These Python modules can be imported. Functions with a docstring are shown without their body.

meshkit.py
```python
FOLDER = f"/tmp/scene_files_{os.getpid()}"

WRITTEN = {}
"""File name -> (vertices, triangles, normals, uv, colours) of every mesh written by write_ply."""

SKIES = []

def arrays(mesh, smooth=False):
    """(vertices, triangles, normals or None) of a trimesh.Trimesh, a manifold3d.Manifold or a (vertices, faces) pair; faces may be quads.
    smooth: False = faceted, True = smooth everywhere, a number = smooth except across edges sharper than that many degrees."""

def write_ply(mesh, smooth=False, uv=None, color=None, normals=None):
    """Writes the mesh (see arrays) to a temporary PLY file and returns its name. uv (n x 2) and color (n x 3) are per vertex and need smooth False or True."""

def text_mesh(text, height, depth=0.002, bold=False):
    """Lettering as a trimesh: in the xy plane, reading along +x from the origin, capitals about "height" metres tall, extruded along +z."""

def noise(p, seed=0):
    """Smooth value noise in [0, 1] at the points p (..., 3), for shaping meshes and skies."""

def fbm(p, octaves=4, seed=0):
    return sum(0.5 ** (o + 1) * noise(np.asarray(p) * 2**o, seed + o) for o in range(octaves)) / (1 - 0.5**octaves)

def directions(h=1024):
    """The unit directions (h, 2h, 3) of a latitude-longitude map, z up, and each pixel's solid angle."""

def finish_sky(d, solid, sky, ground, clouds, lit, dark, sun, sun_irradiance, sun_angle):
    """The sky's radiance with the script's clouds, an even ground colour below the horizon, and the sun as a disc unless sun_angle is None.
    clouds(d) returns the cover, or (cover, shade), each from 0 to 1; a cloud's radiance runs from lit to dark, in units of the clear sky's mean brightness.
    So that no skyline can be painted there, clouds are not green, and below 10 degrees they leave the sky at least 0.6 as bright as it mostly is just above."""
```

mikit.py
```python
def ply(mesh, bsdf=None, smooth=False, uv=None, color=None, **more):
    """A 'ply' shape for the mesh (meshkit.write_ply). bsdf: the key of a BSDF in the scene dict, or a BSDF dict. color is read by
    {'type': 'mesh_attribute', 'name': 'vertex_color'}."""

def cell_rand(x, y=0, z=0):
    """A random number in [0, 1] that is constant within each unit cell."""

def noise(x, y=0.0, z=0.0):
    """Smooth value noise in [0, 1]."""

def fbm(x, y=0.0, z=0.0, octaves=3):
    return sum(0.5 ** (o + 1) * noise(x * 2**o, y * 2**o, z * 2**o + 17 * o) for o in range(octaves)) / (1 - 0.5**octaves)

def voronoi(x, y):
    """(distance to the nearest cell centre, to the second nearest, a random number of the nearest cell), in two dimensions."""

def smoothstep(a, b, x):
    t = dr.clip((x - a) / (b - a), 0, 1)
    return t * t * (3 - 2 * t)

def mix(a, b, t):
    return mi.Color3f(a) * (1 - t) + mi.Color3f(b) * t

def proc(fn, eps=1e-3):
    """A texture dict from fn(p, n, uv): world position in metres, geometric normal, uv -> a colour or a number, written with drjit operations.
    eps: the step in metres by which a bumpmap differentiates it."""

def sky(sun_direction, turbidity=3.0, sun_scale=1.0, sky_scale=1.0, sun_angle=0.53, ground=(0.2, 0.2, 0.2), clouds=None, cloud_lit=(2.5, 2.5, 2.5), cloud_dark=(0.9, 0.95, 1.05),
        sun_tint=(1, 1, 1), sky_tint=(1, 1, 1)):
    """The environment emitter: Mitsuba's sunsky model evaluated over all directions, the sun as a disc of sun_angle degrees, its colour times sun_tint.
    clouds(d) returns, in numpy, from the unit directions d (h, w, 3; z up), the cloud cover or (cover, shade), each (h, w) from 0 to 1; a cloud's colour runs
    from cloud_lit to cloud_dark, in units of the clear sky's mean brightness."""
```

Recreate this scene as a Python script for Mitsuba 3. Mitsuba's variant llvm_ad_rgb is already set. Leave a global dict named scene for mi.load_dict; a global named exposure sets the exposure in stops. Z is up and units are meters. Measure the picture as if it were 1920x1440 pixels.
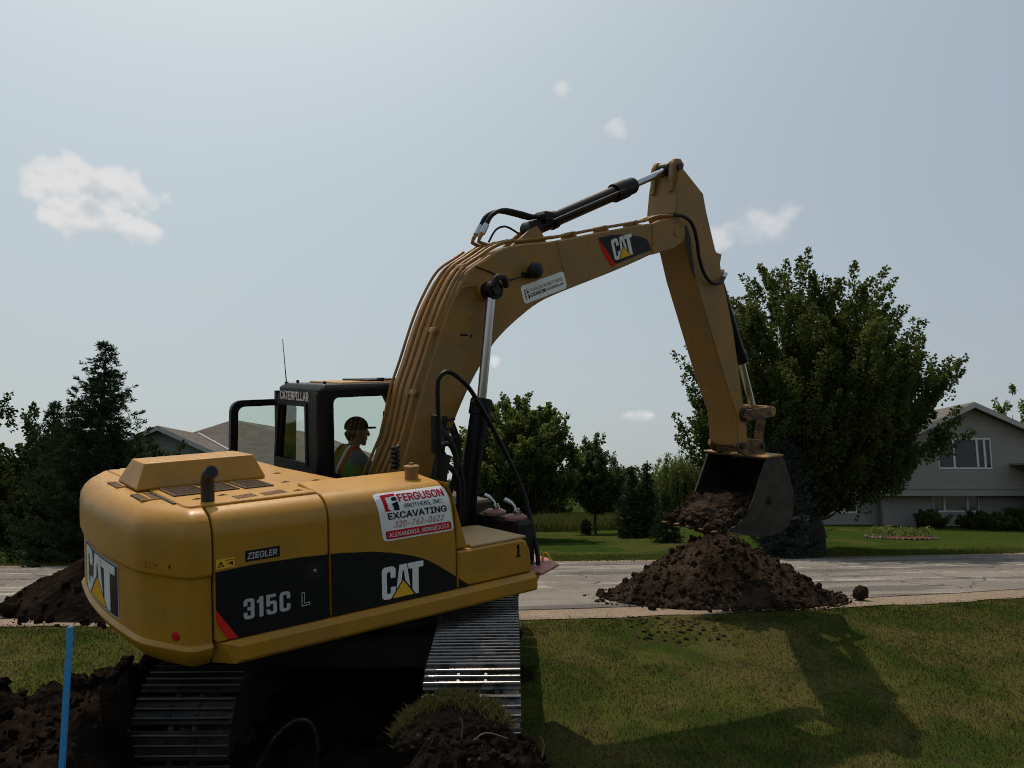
import math
import numpy as np, trimesh, manifold3d, mapbox_earcut
import mitsuba as mi, drjit as dr
import mikit, meshkit
from mikit import fbm, noise, smoothstep, mix, voronoi
from shapely.geometry import Polygon, box as sbox
from shapely.ops import unary_union
from shapely import affinity
T = mi.ScalarTransform4f
scene, labels = {}, {}

# ------------------------------------------------------------------ camera, sky, exposure
CAM = np.array([0, 0, 1.5]); PITCH = math.atan(210 / 1495)
scene['camera'] = {'type': 'perspective', 'fov': math.degrees(2 * math.atan(960 / 1495)), 'fov_axis': 'x', 'near_clip': 0.05, 'far_clip': 3000.0,
                   'to_world': T().look_at(origin=[0, 0, 1.5], target=[0, math.cos(PITCH), 1.5 + math.sin(PITCH)], up=[0, 0, 1])}
SUN = (-0.19, 0.36, 0.92)
exposure = 1.08


def clouds(d):
    az = np.degrees(np.arctan2(d[..., 0], d[..., 1])); el = np.degrees(np.arcsin(np.clip(d[..., 2], -1, 1)))
    cover = np.zeros(az.shape); shade = np.zeros(az.shape)
    q = np.stack([az * .42, el * .55, 0 * az], -1)
    n1 = meshkit.fbm(q, 5, 3); n2 = meshkit.fbm(q * 1.9 + 7, 4, 9); n3 = meshkit.fbm(q * .55 + 3, 3, 5)

    def puff(a, e, ra, re, dens, soft, rag, flat=0.0):
        nonlocal cover, shade
        x = (az - a + (n3 - .5) * ra * .5) / ra; y = (el - e) / re
        y = np.where(y < 0, y * (1 + flat), y)
        r = np.sqrt(x * x + y * y) + (n1 - .5) * rag + (n2 - .5) * rag * .5
        c = np.clip((1 - r) / soft, 0, 1); c = c * c * (3 - 2 * c) * dens
        s = np.clip((.25 - y * .9 + (n2 - .5) * 2.2) * .9, 0, 1)
        shade = np.where(c > cover, s, shade); cover = np.maximum(cover, c)
    puff(-30.8, 19.3, 4.2, 2.0, .97, .55, .95, .2)
    puff(-28.6, 17.2, 4.3, 1.9, .92, .6, .95, .1)
    puff(-29.2, 18.2, 3.4, 1.8, .95, .5, .6)
    puff(-28.0, 19.1, 3.9, 1.9, .97, .55, .9)
    puff(-26.2, 17.0, 2.3, 1.0, .95, .4, .7)
    puff(8.05, 25.4, 1.6, 1.1, .8, .8, 1.0)
    puff(3.6, 28.3, 1.9, .9, .55, .9, 1.1)
    puff(17.6, 18.2, 5.6, 2.5, .66, 1.0, .85)
    puff(15.2, 17.6, 3.0, 2.0, .62, 1.0, .8)
    puff(9.2, 5.6, 1.5, .5, .8, .7, .8)
    puff(-1.2, 9.6, .9, .7, .8, .7, .8)
    puff(-21.5, 13.6, 1.6, .9, .45, .9, 1.1)
    # more of the same small fair-weather clouds round the rest of the sky
    rs = np.random.RandomState(5)
    for k in range(26):
        a = rs.uniform(45, 315); e = rs.uniform(12, 50)
        puff((a + 180) % 360 - 180, e, rs.uniform(2, 5), rs.uniform(.9, 2), .8, .6, 1.0)
    veil = .30 + .10 * (meshkit.fbm(np.stack([az * .05, el * .09, 0 * az], -1), 3, 12) - .5)        # thin even haze over the whole sky
    return np.maximum(cover, veil), np.where(cover > veil, shade * .9 + (1 - shade * .9) * np.clip(1 - (cover - veil) * 5.0, 0, 1) * .85, .85)


scene['sky'] = mikit.sky(SUN, turbidity=9.5, sun_scale=1.3, sky_scale=1.0, ground=(.12, .13, .08), clouds=clouds, cloud_lit=(1.34, 1.32, 1.31), cloud_dark=(.83, .95, 1.03), sky_tint=(.93, 1.0, 1.075))
labels['sky'] = {'label': 'hazy pale blue summer sky with a few small clouds', 'kind': 'structure'}

# ------------------------------------------------------------------ helpers
def frame(c, yaw, slope, roll):
    n = np.array([-roll, -slope, 1.0]); n /= np.linalg.norm(n)
    h = np.array([math.cos(yaw), math.sin(yaw), 0.0]); h[2] = roll * h[0] + slope * h[1]; h /= np.linalg.norm(h)
    return np.array(c, float), np.stack([h, np.cross(n, h), n], 1)


SLOPE = math.tan(math.radians(10))
C0, MR = frame([-1.235, 7.03, -0.12], math.radians(38), SLOPE, .008)     # the turned upper body
_, UR = frame([-1.235, 7.03, -0.12], math.pi / 2, SLOPE, .008)           # the tracks below it
UPPER, UNDER, WORLD = (C0, MR), (C0, UR), (np.zeros(3), np.eye(3))
used = {}


def key(base):
    n = used.get(base, 0); used[base] = n + 1
    return base if n == 0 else f'{base}_{n:03d}'


def add(base, mesh, mat, smooth=32, fr=WORLD, label=None, kind=None, color=None):
    k = key(base)
    if hasattr(mesh, 'to_mesh'):
        m = mesh.to_mesh(); mesh = trimesh.Trimesh(m.vert_properties[:, :3], m.tri_verts, process=False)
    v = np.asarray(mesh.vertices, float) @ fr[1].T + fr[0]
    scene[k] = mikit.ply(trimesh.Trimesh(v, mesh.faces, process=False), 'mat_' + mat if isinstance(mat, str) else mat, smooth=smooth, color=color)
    if label or kind:
        labels[k] = {**({'label': label} if label else {}), **({'kind': kind} if kind else {})}
    return k


def tag(k, label, cat=None, group=None, kind=None):
    labels[k] = {'label': label, **({'category': cat} if cat else {}), **({'group': group} if group else {}), **({'kind': kind} if kind else {})}


def cat(ms):
    return trimesh.util.concatenate([m for m in ms])


def ccw(p):
    p = np.asarray(p, float); x, y = p.T
    return p if (x * np.roll(y, -1) - y * np.roll(x, -1)).sum() > 0 else p[::-1]


def inset(p, b):
    e = np.roll(p, -1, 0) - p; e /= np.linalg.norm(e, axis=1, keepdims=True) + 1e-12
    n = np.stack([-e[:, 1], e[:, 0]], 1); m = n + np.roll(n, 1, 0)
    m /= np.maximum((m * m).sum(1, keepdims=True) / 2, .5)
    return p + m * b


def fixvol(m):
    if m.volume < 0: m.invert()
    return m


AX = {'y': lambda u, v, w: (u, w, v), 'x': lambda u, v, w: (w, u, v), 'z': lambda u, v, w: (u, v, w)}


def prism(pts, w0, w1, b=.008, axis='y'):
    """A chamfered slab: the outline pts in the plane across the axis, from w0 to w1."""
    p = ccw(pts); q = inset(p, b); n = len(p)
    rings = [(q, w0), (p, w0 + b), (p, w1 - b), (q, w1)]
    v = np.concatenate([np.stack(AX[axis](r[:, 0], r[:, 1], np.full(n, w)), 1) for r, w in rings])
    i = np.arange(n); j = (i + 1) % n
    f = [np.stack([a * n + i, a * n + j, (a + 1) * n + j], 1) for a in range(3)] + [np.stack([a * n + i, (a + 1) * n + j, (a + 1) * n + i], 1) for a in range(3)]
    cap = mapbox_earcut.triangulate_float64(np.ascontiguousarray(q), np.array([n], np.uint32)).reshape(-1, 3).astype(int)
    a = q[cap[:, 1]] - q[cap[:, 0]]; c = q[cap[:, 2]] - q[cap[:, 0]]
    cap = np.where((a[:, 0] * c[:, 1] - a[:, 1] * c[:, 0] > 0)[:, None], cap, cap[:, ::-1])
    return fixvol(trimesh.Trimesh(v, np.concatenate(f + [cap[:, ::-1], cap + 3 * n]), process=False))


def extr(poly, w0, w1, axis='y'):
    """A shapely polygon (holes allowed) extruded across the axis."""
    ms = []
    for g in getattr(poly, 'geoms', [poly]):
        if g.area < 1e-9: continue
        m = trimesh.creation.extrude_polygon(g, w1 - w0, engine='earcut'); v = np.array(m.vertices); v[:, 2] += w0
        ms.append(fixvol(trimesh.Trimesh(np.stack(AX[axis](v[:, 0], v[:, 1], v[:, 2]), 1), m.faces, process=False)))
    return cat(ms)


def rbox(x0, x1, y0, y1, z0, z1, b=.01):
    return prism([(x0, y0), (x1, y0), (x1, y1), (x0, y1)], z0, z1, min(b, (x1 - x0) / 2.2, (y1 - y0) / 2.2, (z1 - z0) / 2.2), 'z')


def boxm(x0, x1, y0, y1, z0, z1):
    m = trimesh.creation.box([x1 - x0, y1 - y0, z1 - z0]); m.apply_translation([(x0 + x1) / 2, (y0 + y1) / 2, (z0 + z1) / 2]); return m


def catmull(p, n=6):
    p = np.asarray(p, float); q = np.vstack([2 * p[0] - p[1], p, 2 * p[-1] - p[-2]]); out = []
    for i in range(len(p) - 1):
        a, b, c, d = q[i:i + 4]
        for t in np.arange(n) / n:
            out.append(.5 * (2 * b + (c - a) * t + (2 * a - 5 * b + 4 * c - d) * t * t + (3 * b - a - 3 * c + d) * t ** 3))
    return np.array(out + [p[-1]])


def tube(p, r, n=10):
    p = np.asarray(p, float); r = np.broadcast_to(r, (len(p),)); t = np.gradient(p, axis=0); t /= np.linalg.norm(t, axis=1, keepdims=True) + 1e-12
    a = np.cross(t[0], [0, 0, 1.0] if abs(t[0, 2]) < .9 else [1.0, 0, 0]); A = []
    for k in t:
        a = a - k * (a @ k); a /= np.linalg.norm(a) + 1e-12; A.append(a)
    A = np.array(A); B = np.cross(t, A); g = np.arange(n) * 2 * np.pi / n
    v = (p[:, None] + r[:, None, None] * (np.cos(g)[None, :, None] * A[:, None] + np.sin(g)[None, :, None] * B[:, None])).reshape(-1, 3)
    i, j = np.meshgrid(np.arange(len(p) - 1), np.arange(n), indexing='ij')
    q = np.stack([i * n + j, i * n + (j + 1) % n, (i + 1) * n + (j + 1) % n, (i + 1) * n + j], -1).reshape(-1, 4)
    m = len(p) * n; v = np.vstack([v, p[0], p[-1]]); k = np.arange(n)
    f = np.vstack([q[:, [0, 1, 2]], q[:, [0, 2, 3]], np.stack([k * 0 + m, (k + 1) % n, k], 1), np.stack([k * 0 + m + 1, (len(p) - 1) * n + k, (len(p) - 1) * n + (k + 1) % n], 1)])
    return fixvol(trimesh.Trimesh(v, f, process=False))


def lathe(prof, p0, p1, n=24):
    """prof: (radius, fraction along p0 to p1)."""
    p0, p1 = np.asarray(p0, float), np.asarray(p1, float); d = p1 - p0
    return tube_profile([(p0 + d * h, r) for r, h in prof], d / np.linalg.norm(d), n)


def tube_profile(pr, t, n):
    a = np.cross(t, [0, 0, 1.0] if abs(t[2]) < .9 else [1.0, 0, 0]); a /= np.linalg.norm(a); b = np.cross(t, a); g = np.arange(n) * 2 * np.pi / n
    v = np.concatenate([c + r * (np.cos(g)[:, None] * a + np.sin(g)[:, None] * b) for c, r in pr] + [[pr[0][0], pr[-1][0]]])
    L = len(pr); i, j = np.meshgrid(np.arange(L - 1), np.arange(n), indexing='ij')
    q = np.stack([i * n + j, i * n + (j + 1) % n, (i + 1) * n + (j + 1) % n, (i + 1) * n + j], -1).reshape(-1, 4); m = L * n; k = np.arange(n)
    f = np.vstack([q[:, [0, 1, 2]], q[:, [0, 2, 3]], np.stack([k * 0 + m, (k + 1) % n, k], 1), np.stack([k * 0 + m + 1, (L - 1) * n + k, (L - 1) * n + (k + 1) % n], 1)])
    return fixvol(trimesh.Trimesh(v, f, process=False))


def rod(p0, p1, r, n=20, c=.004):
    L = np.linalg.norm(np.asarray(p1, float) - np.asarray(p0, float)); c = min(c, r * .4, L * .3) ; e = c / L
    return lathe([(r - c, 0), (r, e), (r, 1 - e), (r - c, 1)], p0, p1, n)


def ball(c, r, sub=2, sc=(1, 1, 1)):
    m = trimesh.creation.icosphere(sub, r); m.apply_scale(sc); m.apply_translation(c); return m


def xform(m, f):
    m = m.copy(); m.vertices = f(np.array(m.vertices)); return fixvol(m) if m.is_watertight else m


def txt(s, h, width=None, bold=False, shear=0.0, depth=.002):
    m = meshkit.text_mesh(s, h, depth, bold); v = np.array(m.vertices); lo, hi = v[:, :2].min(0), v[:, :2].max(0)
    v[:, 0] -= lo[0]
    if width: v[:, 0] *= width / (hi[0] - lo[0])
    v[:, 0] += shear * v[:, 1]
    m.vertices = v; return m


def flat3(poly, depth=.002):
    return cat([trimesh.creation.extrude_polygon(g, depth, engine='earcut') for g in getattr(poly, 'geoms', [poly])])


def rrect(x0, y0, x1, y1, r): return sbox(x0 + r, y0 + r, x1 - r, y1 - r).buffer(r, quad_segs=6)


# ------------------------------------------------------------------ materials
def P(**k): return {'type': 'principled', **{a: ({'type': 'rgb', 'value': list(b)} if isinstance(b, tuple) else b) for a, b in k.items()}}
def two(b): return {'type': 'twosided', 'bsdf': b}
def dif(c): return two({'type': 'diffuse', 'reflectance': {'type': 'rgb', 'value': list(c)} if isinstance(c, tuple) else c})


YEL = (.375, .183, .013)


def paint_col(p, n, uv):
    s = fbm(p.x * 5, p.y * 5, p.z * 5, 3); g = noise(p.x * 60, p.y * 60, p.z * 60)
    c = mix(YEL, (.29, .155, .034), smoothstep(.42, .72, s) * .5)
    d = smoothstep(.70, .80, fbm(p.x * 46 + 3, p.y * 46, p.z * 30, 3)) * (.2 + .8 * g)
    return mix(c, (.16, .09, .03), d * .5)


def worn_col(p, n, uv):
    s = fbm(p.x * 4 + 9, p.y * 4, p.z * 3, 4); k = noise(p.x * 38, p.y * 38, p.z * 30)
    c = mix((.285, .142, .025), (.235, .132, .041), smoothstep(.35, .65, s))
    return mix(c, (.08, .048, .025), smoothstep(.64, .76, fbm(p.x * 33, p.y * 33, p.z * 20 + 5, 4)) * (.25 + .75 * k) * .6)


def track_col(p, n, uv):
    s = fbm(p.x * 14, p.y * 14, p.z * 14, 3)
    c = mix((.12, .115, .11), (.055, .046, .038), smoothstep(.42, .60, s)); return mix(c, (.26, .22, .17), smoothstep(.60, .74, fbm(p.x * 5 + 3, p.y * 5, p.z * 5, 4)) * (.3 + .7 * noise(p.x * 45, p.y * 45, p.z * 45)) * .7)


def soil_fn(a, b, c, sc):
    def f(p, n, uv):
        s = fbm(p.x * sc, p.y * sc, p.z * sc, 4); g = noise(p.x * 47, p.y * 47, p.z * 47)
        return mix(mix(a, b, smoothstep(.32, .68, s)), c, smoothstep(.80, .93, g) * .7)
    return f


def lawn_fn(p, n, uv):
    a = fbm(p.x * 1.7, p.y * 1.7, 2.0, 4); b = fbm(p.x * 3.1 + 5, p.y * 3.1, 0.0, 3); g = noise(p.x * 40, p.y * 40, 1.0)
    c = mix((.029, .043, .010), (.049, .057, .014), smoothstep(.35, .65, b))
    c = mix(c, (.094, .072, .031), smoothstep(.48, .70, a) * .55 * (.5 + .5 * g))
    return mix(c, (.045, .03, .018), smoothstep(.70, .82, noise(p.x * 17, p.y * 17, 4.0)) * .5)


def blade_fn(p, n, uv):
    a = fbm(p.x * 1.7, p.y * 1.7, 2.0, 4); b = fbm(p.x * 3.1 + 5, p.y * 3.1, 0.0, 3); g = noise(p.x * 63, p.y * 63, 1.0)
    c = mix((.032, .047, .010), (.058, .064, .015), smoothstep(.3, .7, b) * .6 + g * .4) * .9
    return mix(c, (.100, .076, .033), smoothstep(.46, .72, a) * (.2 + .8 * g) * .7)


def far_lawn_fn(p, n, uv):
    a = fbm(p.x * .25, p.y * .25, 1.0, 4); b = fbm(p.x * 2.5, p.y * 2.5, 7.0, 3); g = noise(p.x * 25, p.y * 12, 1.0)
    c = mix((.020, .040, .008), (.035, .051, .010), smoothstep(.35, .65, a) * .6 + b * .4)
    c = mix(c, (.060, .060, .020), smoothstep(.52, .66, fbm(p.x * .6, p.y * .6, 3.0, 3)) * .6)
    return c * (.75 + .5 * g)


def asphalt_fn(p, n, uv):
    q = p.y - .16 * p.x
    g = noise(p.x * 55, p.y * 55, 0.0); a = fbm(p.x * .5, q * 1.4, 0.0, 4); st = fbm(p.x * .28 + 3, q * 3.2, 5.0, 4); sp = fbm(p.x * 2.6, q * 6, 1.0, 3)
    c = mix((.150, .138, .124), (.23, .213, .194), smoothstep(.35, .65, a) * .5 + g * .5)
    c = mix(c, (.40, .385, .36), smoothstep(.55, .66, st) * smoothstep(.46, .62, sp) * (.3 + .7 * noise(p.x * 9, q * 21, 2.0)) * .85)
    c = mix(c, (.07, .072, .075), smoothstep(.60, .70, fbm(p.x * .35 + 11, q * 1.9 + 4, 2.0, 3)) * .6)
    cr = voronoi(p.x * .55 + .3 * noise(p.x * 3, p.y * 3, 0.0), q * .4 + .2 * noise(p.x * 2, p.y * 2, 5.0))
    return mix(c, (.05, .05, .05), smoothstep(.022, .008, cr[1] - cr[0]) * .7)


def gravel_fn(p, n, uv):
    g = noise(p.x * 36, p.y * 36, 0.0); a = fbm(p.x * 2, p.y * 2, 3.0, 4)
    return mix((.16, .128, .095), (.27, .22, .17), a * .6 + g * .5)


def siding_fn(a):
    def f(p, n, uv): return mi.Color3f(a) * (.9 + .2 * fbm(p.x * .8, p.y * .8, p.z * 9, 3))
    return f


def shingle_fn(p, n, uv):
    r = noise(p.x * 3.2, p.y * 3.2, p.z * 9); g = fbm(p.x * 1.1, p.y * 1.1, p.z * 2, 3)
    return mix((.10, .092, .085), (.19, .175, .16), r * .6 + g * .4)


def leaf_fn(a, b, sc):
    def f(p, n, uv):
        g = noise(p.x * 11, p.y * 11, p.z * 11); h = fbm(p.x * sc, p.y * sc, p.z * sc, 2)
        return mix(a, b, g * .5 + smoothstep(.35, .65, h) * .5)
    return f


def leafmat(a, b, sc=.9, dt=.7, rough=.5): return {'type': 'principledthin', 'base_color': mikit.proc(leaf_fn(a, b, sc)), 'roughness': rough, 'diff_trans': dt, 'spec_trans': 0.0, 'eta': 1.4}


M = {
    'paint': P(base_color=mikit.proc(paint_col), roughness=mikit.proc(lambda p, n, uv: .33 + .20 * fbm(p.x * 7, p.y * 7, p.z * 7, 4)), specular=.34, clearcoat=.32, clearcoat_gloss=.92),
    'worn_paint': P(base_color=mikit.proc(worn_col), roughness=.5, specular=.4),
    'faded_number': P(base_color=(.30, .125, .03), roughness=.5),
    'vent_brown': P(base_color=(.060, .028, .006), roughness=.7),
    'dirty_paint': P(base_color=mikit.proc(lambda p, n, uv: mix((.16, .085, .025), (.05, .032, .02), smoothstep(.4, .62, fbm(p.x * 12, p.y * 12, p.z * 12, 4)))), roughness=.6, specular=.3),
    'track_shaded': P(base_color=mikit.proc(lambda p, n, uv: mix((.008, .0072, .0065), (.020, .018, .016), smoothstep(.45, .65, fbm(p.x * 11, p.y * 11, p.z * 11, 4)))), roughness=.6, specular=.3),  # left track steel with the counterweight shadow put into its colour
    'shaded_edge': P(base_color=(.07, .068, .066), roughness=.4, metallic=.7),  # rib crests of the left track, darkened in colour for the same shadow
    'black_paint': P(base_color=(.005, .005, .006), roughness=.42, specular=.2),
    'decal_black': P(base_color=(.006, .006, .007), roughness=.5, specular=.25),
    'rubber': P(base_color=(.010, .010, .010), roughness=.55, specular=.3),
    'iron_dark': P(base_color=(.035, .028, .024), roughness=.6, metallic=.3),
    'rust': P(base_color=(.17, .085, .022), roughness=.7),
    'rust_dark': P(base_color=(.06, .032, .012), roughness=.85),
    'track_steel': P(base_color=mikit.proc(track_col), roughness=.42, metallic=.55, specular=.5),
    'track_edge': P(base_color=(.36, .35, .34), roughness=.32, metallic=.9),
    'chrome': P(base_color=(.48, .49, .51), roughness=.2, metallic=1.0),
    'glass': {'type': 'thindielectric', 'int_ior': 1.5, 'specular_transmittance': {'type': 'rgb', 'value': [.80, .90, .84]}},
    'white_print': dif((.72, .72, .72)), 'gray_print': dif((.42, .42, .42)), 'red_print': dif((.50, .022, .03)), 'red_stripe': dif((.62, .03, .02)),
    'dark_print': dif((.018, .022, .03)), 'ink': dif((.012, .012, .014)), 'yellow_print': dif((.75, .42, .04)), 'faded_red': dif((.38, .16, .15)), 'faded_ink': dif((.10, .10, .10)),
    'sign_white': P(base_color=(.74, .75, .75), roughness=.45), 'red_plate': P(base_color=(.27, .085, .075), roughness=.55), 'lid_red': P(base_color=(.20, .09, .08), roughness=.6),
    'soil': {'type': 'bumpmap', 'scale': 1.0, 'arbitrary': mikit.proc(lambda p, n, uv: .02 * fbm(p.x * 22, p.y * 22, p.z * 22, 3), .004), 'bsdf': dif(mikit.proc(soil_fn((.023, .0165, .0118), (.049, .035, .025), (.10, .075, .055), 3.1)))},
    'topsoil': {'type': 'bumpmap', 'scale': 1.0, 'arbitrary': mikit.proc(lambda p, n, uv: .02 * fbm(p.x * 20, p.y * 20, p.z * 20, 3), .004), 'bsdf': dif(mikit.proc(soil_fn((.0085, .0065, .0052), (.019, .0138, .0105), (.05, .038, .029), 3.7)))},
    'lawn': dif(mikit.proc(lawn_fn)), 'far_lawn': dif(mikit.proc(far_lawn_fn)), 'asphalt': dif(mikit.proc(asphalt_fn)), 'gravel': dif(mikit.proc(gravel_fn)),
    'blade': {'type': 'principledthin', 'base_color': mikit.proc(blade_fn), 'roughness': .6, 'diff_trans': .6, 'spec_trans': 0.0},
    'sod_blade': leafmat((.045, .058, .016), (.11, .095, .038), 3.0), 'meadow_blade': leafmat((.070, .092, .022), (.12, .125, .036), .9), 'bark': dif(mikit.proc(lambda p, n, uv: mix((.035, .027, .02), (.09, .07, .052), fbm(p.x * 9, p.y * 9, p.z * 3, 3)))),
    'maple_leaf': leafmat((.050, .072, .022), (.100, .128, .036), dt=1.0), 'ash_leaf': leafmat((.074, .108, .030), (.13, .165, .045), dt=1.15), 'dark_leaf': leafmat((.026, .040, .014), (.055, .072, .024), dt=.8), 'gray_leaf': leafmat((.072, .105, .045), (.12, .155, .064), dt=1.15),
    'willow_leaf': leafmat((.10, .135, .035), (.16, .20, .06), dt=1.0), 'needle': leafmat((.022, .040, .017), (.048, .070, .034), 1.3, .4), 'blue_needle': leafmat((.030, .046, .036), (.060, .080, .064), 1.3, .4),
    'flower': dif((.55, .42, .05)), 'pale_stone': dif((.19, .17, .145)), 'mulch': dif((.10, .05, .035)),
    'siding': dif(mikit.proc(siding_fn((.275, .262, .240)))), 'siding_gray': dif(mikit.proc(siding_fn((.20, .205, .20)))), 'trim_white': dif((.62, .62, .60)), 'fascia': dif((.40, .385, .36)),
    'shingle': dif(mikit.proc(shingle_fn)), 'dark_glass': P(base_color=(.012, .014, .016), roughness=.06, specular=.6), 'curtain_glass': P(base_color=(.10, .11, .11), roughness=.08, specular=.6),
    'blue_paint': P(base_color=(.035, .24, .52), roughness=.4), 'skin': P(base_color=(.30, .16, .10), roughness=.5), 'cap_cloth': dif((.018, .022, .022)), 'shirt': dif((.20, .20, .21)), 'trousers': dif((.05, .06, .09)),
    'vest_green': dif((.16, .26, .04)), 'vest_orange': dif((.62, .10, .025)), 'reflective': P(base_color=(.50, .50, .50), roughness=.4), 'seat_cloth': dif((.02, .022, .02)), 'twig': dif((.17, .135, .095)),
}
for k_, v_ in M.items(): scene['mat_' + k_] = v_

# ------------------------------------------------------------------ terrain
def edge_near(x): return 9.28 + .17 * np.clip(x, -14, 20) + .0165 * np.clip(x, -8, 14) ** 2
def edge_far(x): return 16.98 + .15 * np.clip(x, -30, 40) + .0054 * np.clip(x, -20, 25) ** 2
def sstep(a, b, x):
    t = np.clip((x - a) / (b - a), 0, 1); return t * t * (3 - 2 * t)


def ground_z(x, y):
    x, y = np.asarray(x, float), np.asarray(y, float)
    d = edge_near(x) - y; s = np.maximum(d - .55, 0)
    near = .125 - .172 * np.minimum(s, 4.0) * sstep(0, .8, s) - .05 * np.clip(s - 4.0, 0, 3)
    near = near + .7 * sstep(7.2, 9.0, d)                               # the bank on which the photographer stands
    f = y - edge_far(x)
    far = .115 + .30 * sstep(1, 12, f) * sstep(2, 11, x) + .10 * sstep(2, 14, f) * sstep(-6, -12, x) - .06 * sstep(4, 12, f) * sstep(7, 3, x) * sstep(-6, 0, x)
    far = far + .5 * sstep(60, 200, y)
    z = np.where(d > 0, near, np.where(f > 0, far, .105))
    p = np.stack([x * .8, y * .8, 0 * x], -1)
    return z + np.where(d > .2, .07 * (meshkit.fbm(p, 3, 2) - .5), np.where(f > .3, .10 * (meshkit.fbm(p * .4, 3, 4) - .5), 0))


def grid(xs, ys, fz):
    X, Y = np.meshgrid(xs, ys); Z = fz(X, Y); n = len(xs)
    i, j = np.meshgrid(np.arange(len(ys) - 1), np.arange(n - 1), indexing='ij'); a = (i * n + j).ravel()
    return trimesh.Trimesh(np.stack([X, Y, Z], -1).reshape(-1, 3), np.vstack([np.stack([a, a + 1, a + n + 1], 1), np.stack([a, a + n + 1, a + n], 1)]), process=False)


add('lawn', grid(np.r_[-40, -25, -18, np.arange(-13, 13.01, .11), 16, 22, 40], np.r_[-30, -12, -6, -3, np.arange(-1, 13.6, .11)],
                 lambda x, y: np.where(y > edge_near(x) + .1, .06, ground_z(x, y))), 'lawn', True)
tag('lawn', 'patchy dry green lawn sloping down from the road', kind='structure')
add('far_lawn', grid(np.r_[-900, -300, -120, -60, np.arange(-34, 46, .6), 70, 130, 300, 900], np.r_[np.arange(14, 50, .5), 55, 65, 80, 120, 200, 400, 1500],
                     lambda x, y: np.where(y < edge_far(x) - .3, .06, ground_z(x, y))), 'far_lawn', True)
tag('far_lawn', 'mown green lawns across the road with gentle slopes', kind='structure')
xs = np.r_[-300, -120, -60, np.arange(-40, 50, .5), 80, 150, 300]


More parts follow.
